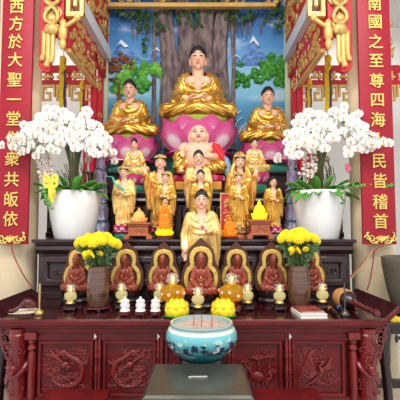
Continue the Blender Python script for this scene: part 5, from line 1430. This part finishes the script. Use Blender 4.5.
# ------------------------------------------------------------------ censer, donation box, benches
def glaze():
    m = bpy.data.materials.new('turquoise_glaze'); m.use_nodes = True; nt = m.node_tree; N = nt.nodes; L = nt.links; b = N['Principled BSDF']
    b.inputs['Roughness'].default_value = .18; b.inputs['Coat Weight'].default_value = .5
    tc = N.new('ShaderNodeTexCoord'); s_ = N.new('ShaderNodeSeparateXYZ'); L.new(tc.outputs['Object'], s_.inputs[0])
    mr = N.new('ShaderNodeMapRange'); mr.inputs[1].default_value = .795; mr.inputs[2].default_value = 1.015; L.new(s_.outputs['Z'], mr.inputs[0])
    base = N.new('ShaderNodeValToRGB'); L.new(mr.outputs[0], base.inputs[0]); e = base.color_ramp.elements
    e[0].color = (*srgb(20, 120, 120), 1); e[1].color = (*srgb(150, 176, 172), 1)
    for p, c_ in ((.25, (36, 132, 136)), (.55, (96, 178, 186)), (.78, (112, 190, 196)), (.8, (224, 224, 206)), (.86, (220, 220, 200)), (.88, (150, 180, 178))): q_ = e.new(p); q_.color = (*srgb(*c_), 1)
    n_ = N.new('ShaderNodeTexNoise'); n_.inputs['Scale'].default_value = 24; n_.inputs['Detail'].default_value = 4; L.new(tc.outputs['Object'], n_.inputs['Vector'])
    band = N.new('ShaderNodeValToRGB'); L.new(mr.outputs[0], band.inputs[0]); be = band.color_ramp.elements; be[0].color = (0, 0, 0, 1); be[1].color = (0, 0, 0, 1)
    for p, c_ in ((.18, .0), (.28, 1), (.55, 1), (.74, .0)): q_ = be.new(p); q_.color = (c_, c_, c_, 1)
    mu = N.new('ShaderNodeMath'); mu.operation = 'MULTIPLY'; L.new(n_.outputs['Fac'], mu.inputs[0]); L.new(band.outputs[0], mu.inputs[1])
    th = N.new('ShaderNodeValToRGB'); th.color_ramp.elements[0].position = .45; th.color_ramp.elements[1].position = .5; L.new(mu.outputs[0], th.inputs[0])
    mx = N.new('ShaderNodeMix'); mx.data_type = 'RGBA'; L.new(th.outputs[0], mx.inputs[0]); L.new(base.outputs[0], mx.inputs[6]); mx.inputs[7].default_value = (*srgb(38, 58, 84), 1)
    n2 = N.new('ShaderNodeTexNoise'); n2.inputs['Scale'].default_value = 22; L.new(tc.outputs['Object'], n2.inputs['Vector'])
    t2 = N.new('ShaderNodeValToRGB'); t2.color_ramp.elements[0].position = .58; t2.color_ramp.elements[1].position = .62; L.new(n2.outputs['Fac'], t2.inputs[0])
    m2 = N.new('ShaderNodeMath'); m2.operation = 'MULTIPLY'; L.new(t2.outputs[0], m2.inputs[0]); L.new(band.outputs[0], m2.inputs[1])
    mx2 = N.new('ShaderNodeMix'); mx2.data_type = 'RGBA'; L.new(m2.outputs[0], mx2.inputs[0]); L.new(mx.outputs[2], mx2.inputs[6]); mx2.inputs[7].default_value = (*srgb(214, 226, 222), 1)
    L.new(mx2.outputs[2], b.inputs['Base Color']); return m
Yc = 2.69; xc = PX(201.5, 330, Yc)
t = thing('incense_pedestal', 'round dark wooden pedestal under the blue censer behind the donation box', 'pedestal', (xc, Yc, 0))
ob('pedestal_column', (MB().lathe([(.17, 0), (.175, .06), (.14, .09), (.125, .3), (.125, .6), (.14, .68), (.13, .7)], (0, 0, 0), 32), BLACKW), t)
ob('pedestal_top', (MB().lathe([(.13, .7), (.165, .715), (.17, .74), (.15, .755), (.155, .775), (.15, .79)], (0, 0, 0), 36), BLACKW), t)
t = thing('incense_censer', 'large round turquoise glazed censer full of ash on its dark pedestal', 'censer', (xc, Yc, 0))
ob('bowl', (MB().lathe([(.14, .79), (.15, .8), (.185, .825), (.222, .87), (.236, .915), (.232, .95), (.215, .98), (.203, .995), (.208, 1.005), (.205, 1.013), (.19, 1.013), (.186, .99), (.18, .97), (.05, .965)], (0, 0, 0), 56), glaze()), t)
ob('ash_bed', (MB().lathe([(.186, .97), (.183, .988), (.12, .993), (.05, .99), (.001, .992)], (0, 0, 0), 36), ASH), t)
for i, (dx, dy, h) in enumerate(((-.05, -.03, .075), (.0, -.06, .08), (.068, -.05, .075))):
    o = ob('incense_stick', (MB().lathe([(.0035, 0), (.0035, h), (.002, h+.004)], (0, 0, 0), 8), INCR), None, (xc+dx, Yc+dy, .986)); tag(o, ('short pink red incense stick in the censer nearest the white candles', 'short pink red incense stick in the middle of the censer', 'short pink red incense stick in the censer nearest the books')[i], 'incense stick', 'incense sticks in the censer')
# donation box
bx0, bx1, by0, by1, bz = -.289, .270, 2.03, 2.505, .808
t = thing('donation_box', 'grey metal topped donation box with a slot in its lid, nearest thing in front', 'donation box', ((bx0+bx1)/2, (by0+by1)/2, 0))
w, d = (bx1-bx0)/2, (by1-by0)/2
ob('box_body', (MB().box(-w+.02, w-.02, -d+.02, d-.02, .04, bz-.045), BOXS), t, bevel=.01)
mb = MB(); vs = [(-w, -d, bz-.045), (w, -d, bz-.045), (w, d, bz-.045), (-w, d, bz-.045), (-w, -d, bz-.018), (w, -d, bz-.018), (w, d, bz-.018), (-w, d, bz-.018), (-w+.018, -d+.018, bz), (w-.018, -d+.018, bz), (w-.018, d-.018, bz), (-w+.018, d-.018, bz)]
mb.add(vs, [(0, 3, 2, 1), (0, 1, 5, 4), (1, 2, 6, 5), (2, 3, 7, 6), (3, 0, 4, 7), (4, 5, 9, 8), (5, 6, 10, 9), (6, 7, 11, 10), (7, 4, 8, 11), (8, 9, 10, 11)])
ob('lid', (mb, BOXM), t, bevel=.005)
ob('base_skirt', (MB().box(-w, w, -d, d, 0, .05), BOXS), t, bevel=.008)
mb = MB().tube([(-.055, -.005, bz+.0015), (-.03, .003, bz+.002), (0, .0, bz+.002), (.05, .004, bz+.0015)], .006, 8, flat=.4); mb.tube([(-.05, .01, bz+.0015), (.045, .014, bz+.0015)], .003, 6)
ob('coin_slot', (mb, mat('worn_metal', srgb(190, 188, 182), .4, .6)), t, label='worn bright coin slot')
def bench(x0, x1, y0, y1, h, label):
    t = thing('kneeling_bench', label, 'bench', ((x0+x1)/2, (y0+y1)/2, 0)); w = (x1-x0)/2; d = (y1-y0)/2
    ob('bench_top', (MB().box(-w, w, -d, d, h-.03, h), WOODF), t, bevel=.006)
    ob('bench_apron', (MB().box(-w+.03, w-.03, -d+.03, d-.03, h-.1, h-.03), WOODF), t, bevel=.004)
    for q in (-1, 1):
        for p in (-1, 1): ob('leg', (MB().lathe([(.022, 0), (.026, .03), (.02, .06), (.026, h*.5), (.03, h-.05)], (q*(w-.05), p*(d-.05), 0), 14), WOODF), t)
zb_ = PZ(388.5, 2.86)
bench(PX(48, 389, 2.86), PX(111.5, 389, 2.86), 2.5, 2.86, zb_, 'low red wooden bench before the carved dragon panels')
bench(.30, PX(315, 388, 2.86), 2.5, 2.86, zb_+.005, 'low red wooden bench next to the donation box before the lotus panel')

# ------------------------------------------------------------------ side tables with the stone pot
def side_table(x0, x1, y0, y1, h, label):
    t = thing('side_table', label, 'table', ((x0+x1)/2, (y0+y1)/2, 0)); w = (x1-x0)/2; d = (y1-y0)/2
    ob('table_top', (MB().box(-w, w, -d, d, h-.035, h), BLACKW), t, bevel=.008)
    cv = carving(2*w-.14, .13, 17, 1.4, 0, .016); cv.box(-w+.06, w-.06, 0, .015, .09, .15)
    ob('apron', (cv, BLACKW), t, (0, -d+.04, h-.185))
    for q in (-1, 1):
        for p in (-1, 1):
            m_ = MB().tube(spline([(q*(w-.05), p*(d-.06), h-.03), (q*(w-.02), p*(d-.03), h*.75), (q*(w-.06), p*(d-.07), h*.35), (q*(w-.03), p*(d-.04), .03), (q*(w-.0), p*(d-.02), .02)], 6), [.045]*8+[.035]*8+[.028]*9, 12)
            ob('leg', (m_, BLACKW), t)
    ob('stretcher', (MB().box(-w+.05, w-.05, -.03, .03, .3, .36).box(-.03, .03, -d+.05, d-.05, .3, .36), BLACKW), t, bevel=.004)
side_table(1.40, 2.3, 3.12, 3.74, .9, 'dark carved side table beyond the scroll end by the tan mallet')
side_table(-2.4, -1.5, 3.12, 3.74, .9, 'dark carved side table beyond the scroll end by the cream tray')
x = PX(415, 280, 3.42)
t = thing('stone_pot', 'big grey stone pot on the dark side table', 'pot', (x, 3.42, .9)); h = PZ(257, 3.42)-.9; r = .262
ob('pot_body', (MB().lathe([(r*.6, 0), (r*.66, .01), (r*.84, h*.4), (r*.98, h*.85), (r, h*.98), (r*.98, h), (r*.9, h), (r*.86, h*.9), (r*.2, h*.85)], (0, 0, 0), 44), POTG), t)
ob('soil', (MB().lathe([(r*.86, h*.87), (r*.5, h*.9), (r*.01, h*.9)], (0, 0, 0), 24), ROOT), t)
xq = PX(396, 325, 3.2)
mb = MB(); n = 10; vs = []
for i in range(n+1):
    for j in range(n+1): vs.append((-.1+.2*i/n, -.045+.09*j/n, .022+.008*math.sin(i*1.3)*math.cos(j)))
k = len(vs); vs += [(a, b, 0) for a, b, c in vs]
fs = [(i*(n+1)+j, (i+1)*(n+1)+j, (i+1)*(n+1)+j+1, i*(n+1)+j+1) for i in range(n) for j in range(n)]; fs += [tuple(v+k for v in f[::-1]) for f in fs]
edge = [i*(n+1) for i in range(n+1)]+[n*(n+1)+j for j in range(1, n+1)]+[i*(n+1)+n for i in range(n-1, -1, -1)]+[j for j in range(n-1, 0, -1)]
fs += [(edge[i], edge[(i+1) % len(edge)], edge[(i+1) % len(edge)]+k, edge[i]+k) for i in range(len(edge))]
tag(ob('folded_cloth', (mb.add(vs, fs), CLOTHY), None, (xq+.04, 3.2, .9)), 'folded yellow cloth on the dark side table in front of the stone pot', 'cloth')

# ------------------------------------------------------------------ light
w = bpy.data.worlds.new('daylight'); S.world = w; w.use_nodes = True
bg = w.node_tree.nodes['Background']; bg.inputs['Color'].default_value = (.95, .98, 1.0, 1); bg.inputs['Strength'].default_value = 1.0
def area(nm, loc, rot, sx, sy, power, col=(1, .97, .93)):
    l = bpy.data.lights.new(nm, 'AREA'); l.shape = 'RECTANGLE'; l.size = sx; l.size_y = sy; l.energy = power; l.color = col
    o = bpy.data.objects.new(nm, l); COL.objects.link(o); o.location = loc; o.rotation_euler = rot
area('overhead_fill', (-1.2, 1.2, 5.0), (.45, 0, 0), 1.6, .8, 70)  # pair of fill lights added above the hall front, no fixtures modelled
area('overhead_fill', (1.2, 1.2, 5.0), (.45, 0, 0), 1.6, .8, 70)
area('aisle_fill', (-2.7, 6.2, 5.0), (0, 0, 0), 1, .5, 18); area('aisle_fill', (2.7, 6.2, 5.0), (0, 0, 0), 1, .5, 18)  # added fill lights that brighten the back wall and columns
S.view_settings.view_transform = 'Standard'; S.view_settings.look = 'None'; S.view_settings.gamma = 1; S.view_settings.use_curve_mapping = False
S.view_settings.exposure = .28
# repeats of a kind share a group phrase
GR = {'buddha_statue': 'gold seated statues', 'standing_statue': 'gold standing statues', 'seated_figurine': 'small cast figurines', 'carved_pedestal': 'brown carved pedestals',
      'tiered_lamp_tower': 'blue and white towers', 'potted_orchid': 'white potted orchids', 'flower_vase': 'vases of yellow chrysanthemums', 'prayer_ribbon': 'hanging prayer ribbons',
      'couplet_banner': 'red couplet banners', 'tie_rope': 'ropes tied below the banners', 'carved_gate_side': 'carved gate sides', 'altar_tier': 'altar tiers', 'kneeling_bench': 'low red benches',
      'microphone': 'microphones', 'stick_holder': 'upright rods on the altar table', 'side_table': 'dark side tables', 'incense_stick': 'incense sticks in the censer', 'book': 'books on the altar table'}
for o in S.objects:
    k = o.name.split('.')[0]
    if o.parent is None and k in GR and 'group' not in o: o['group'] = GR[k]
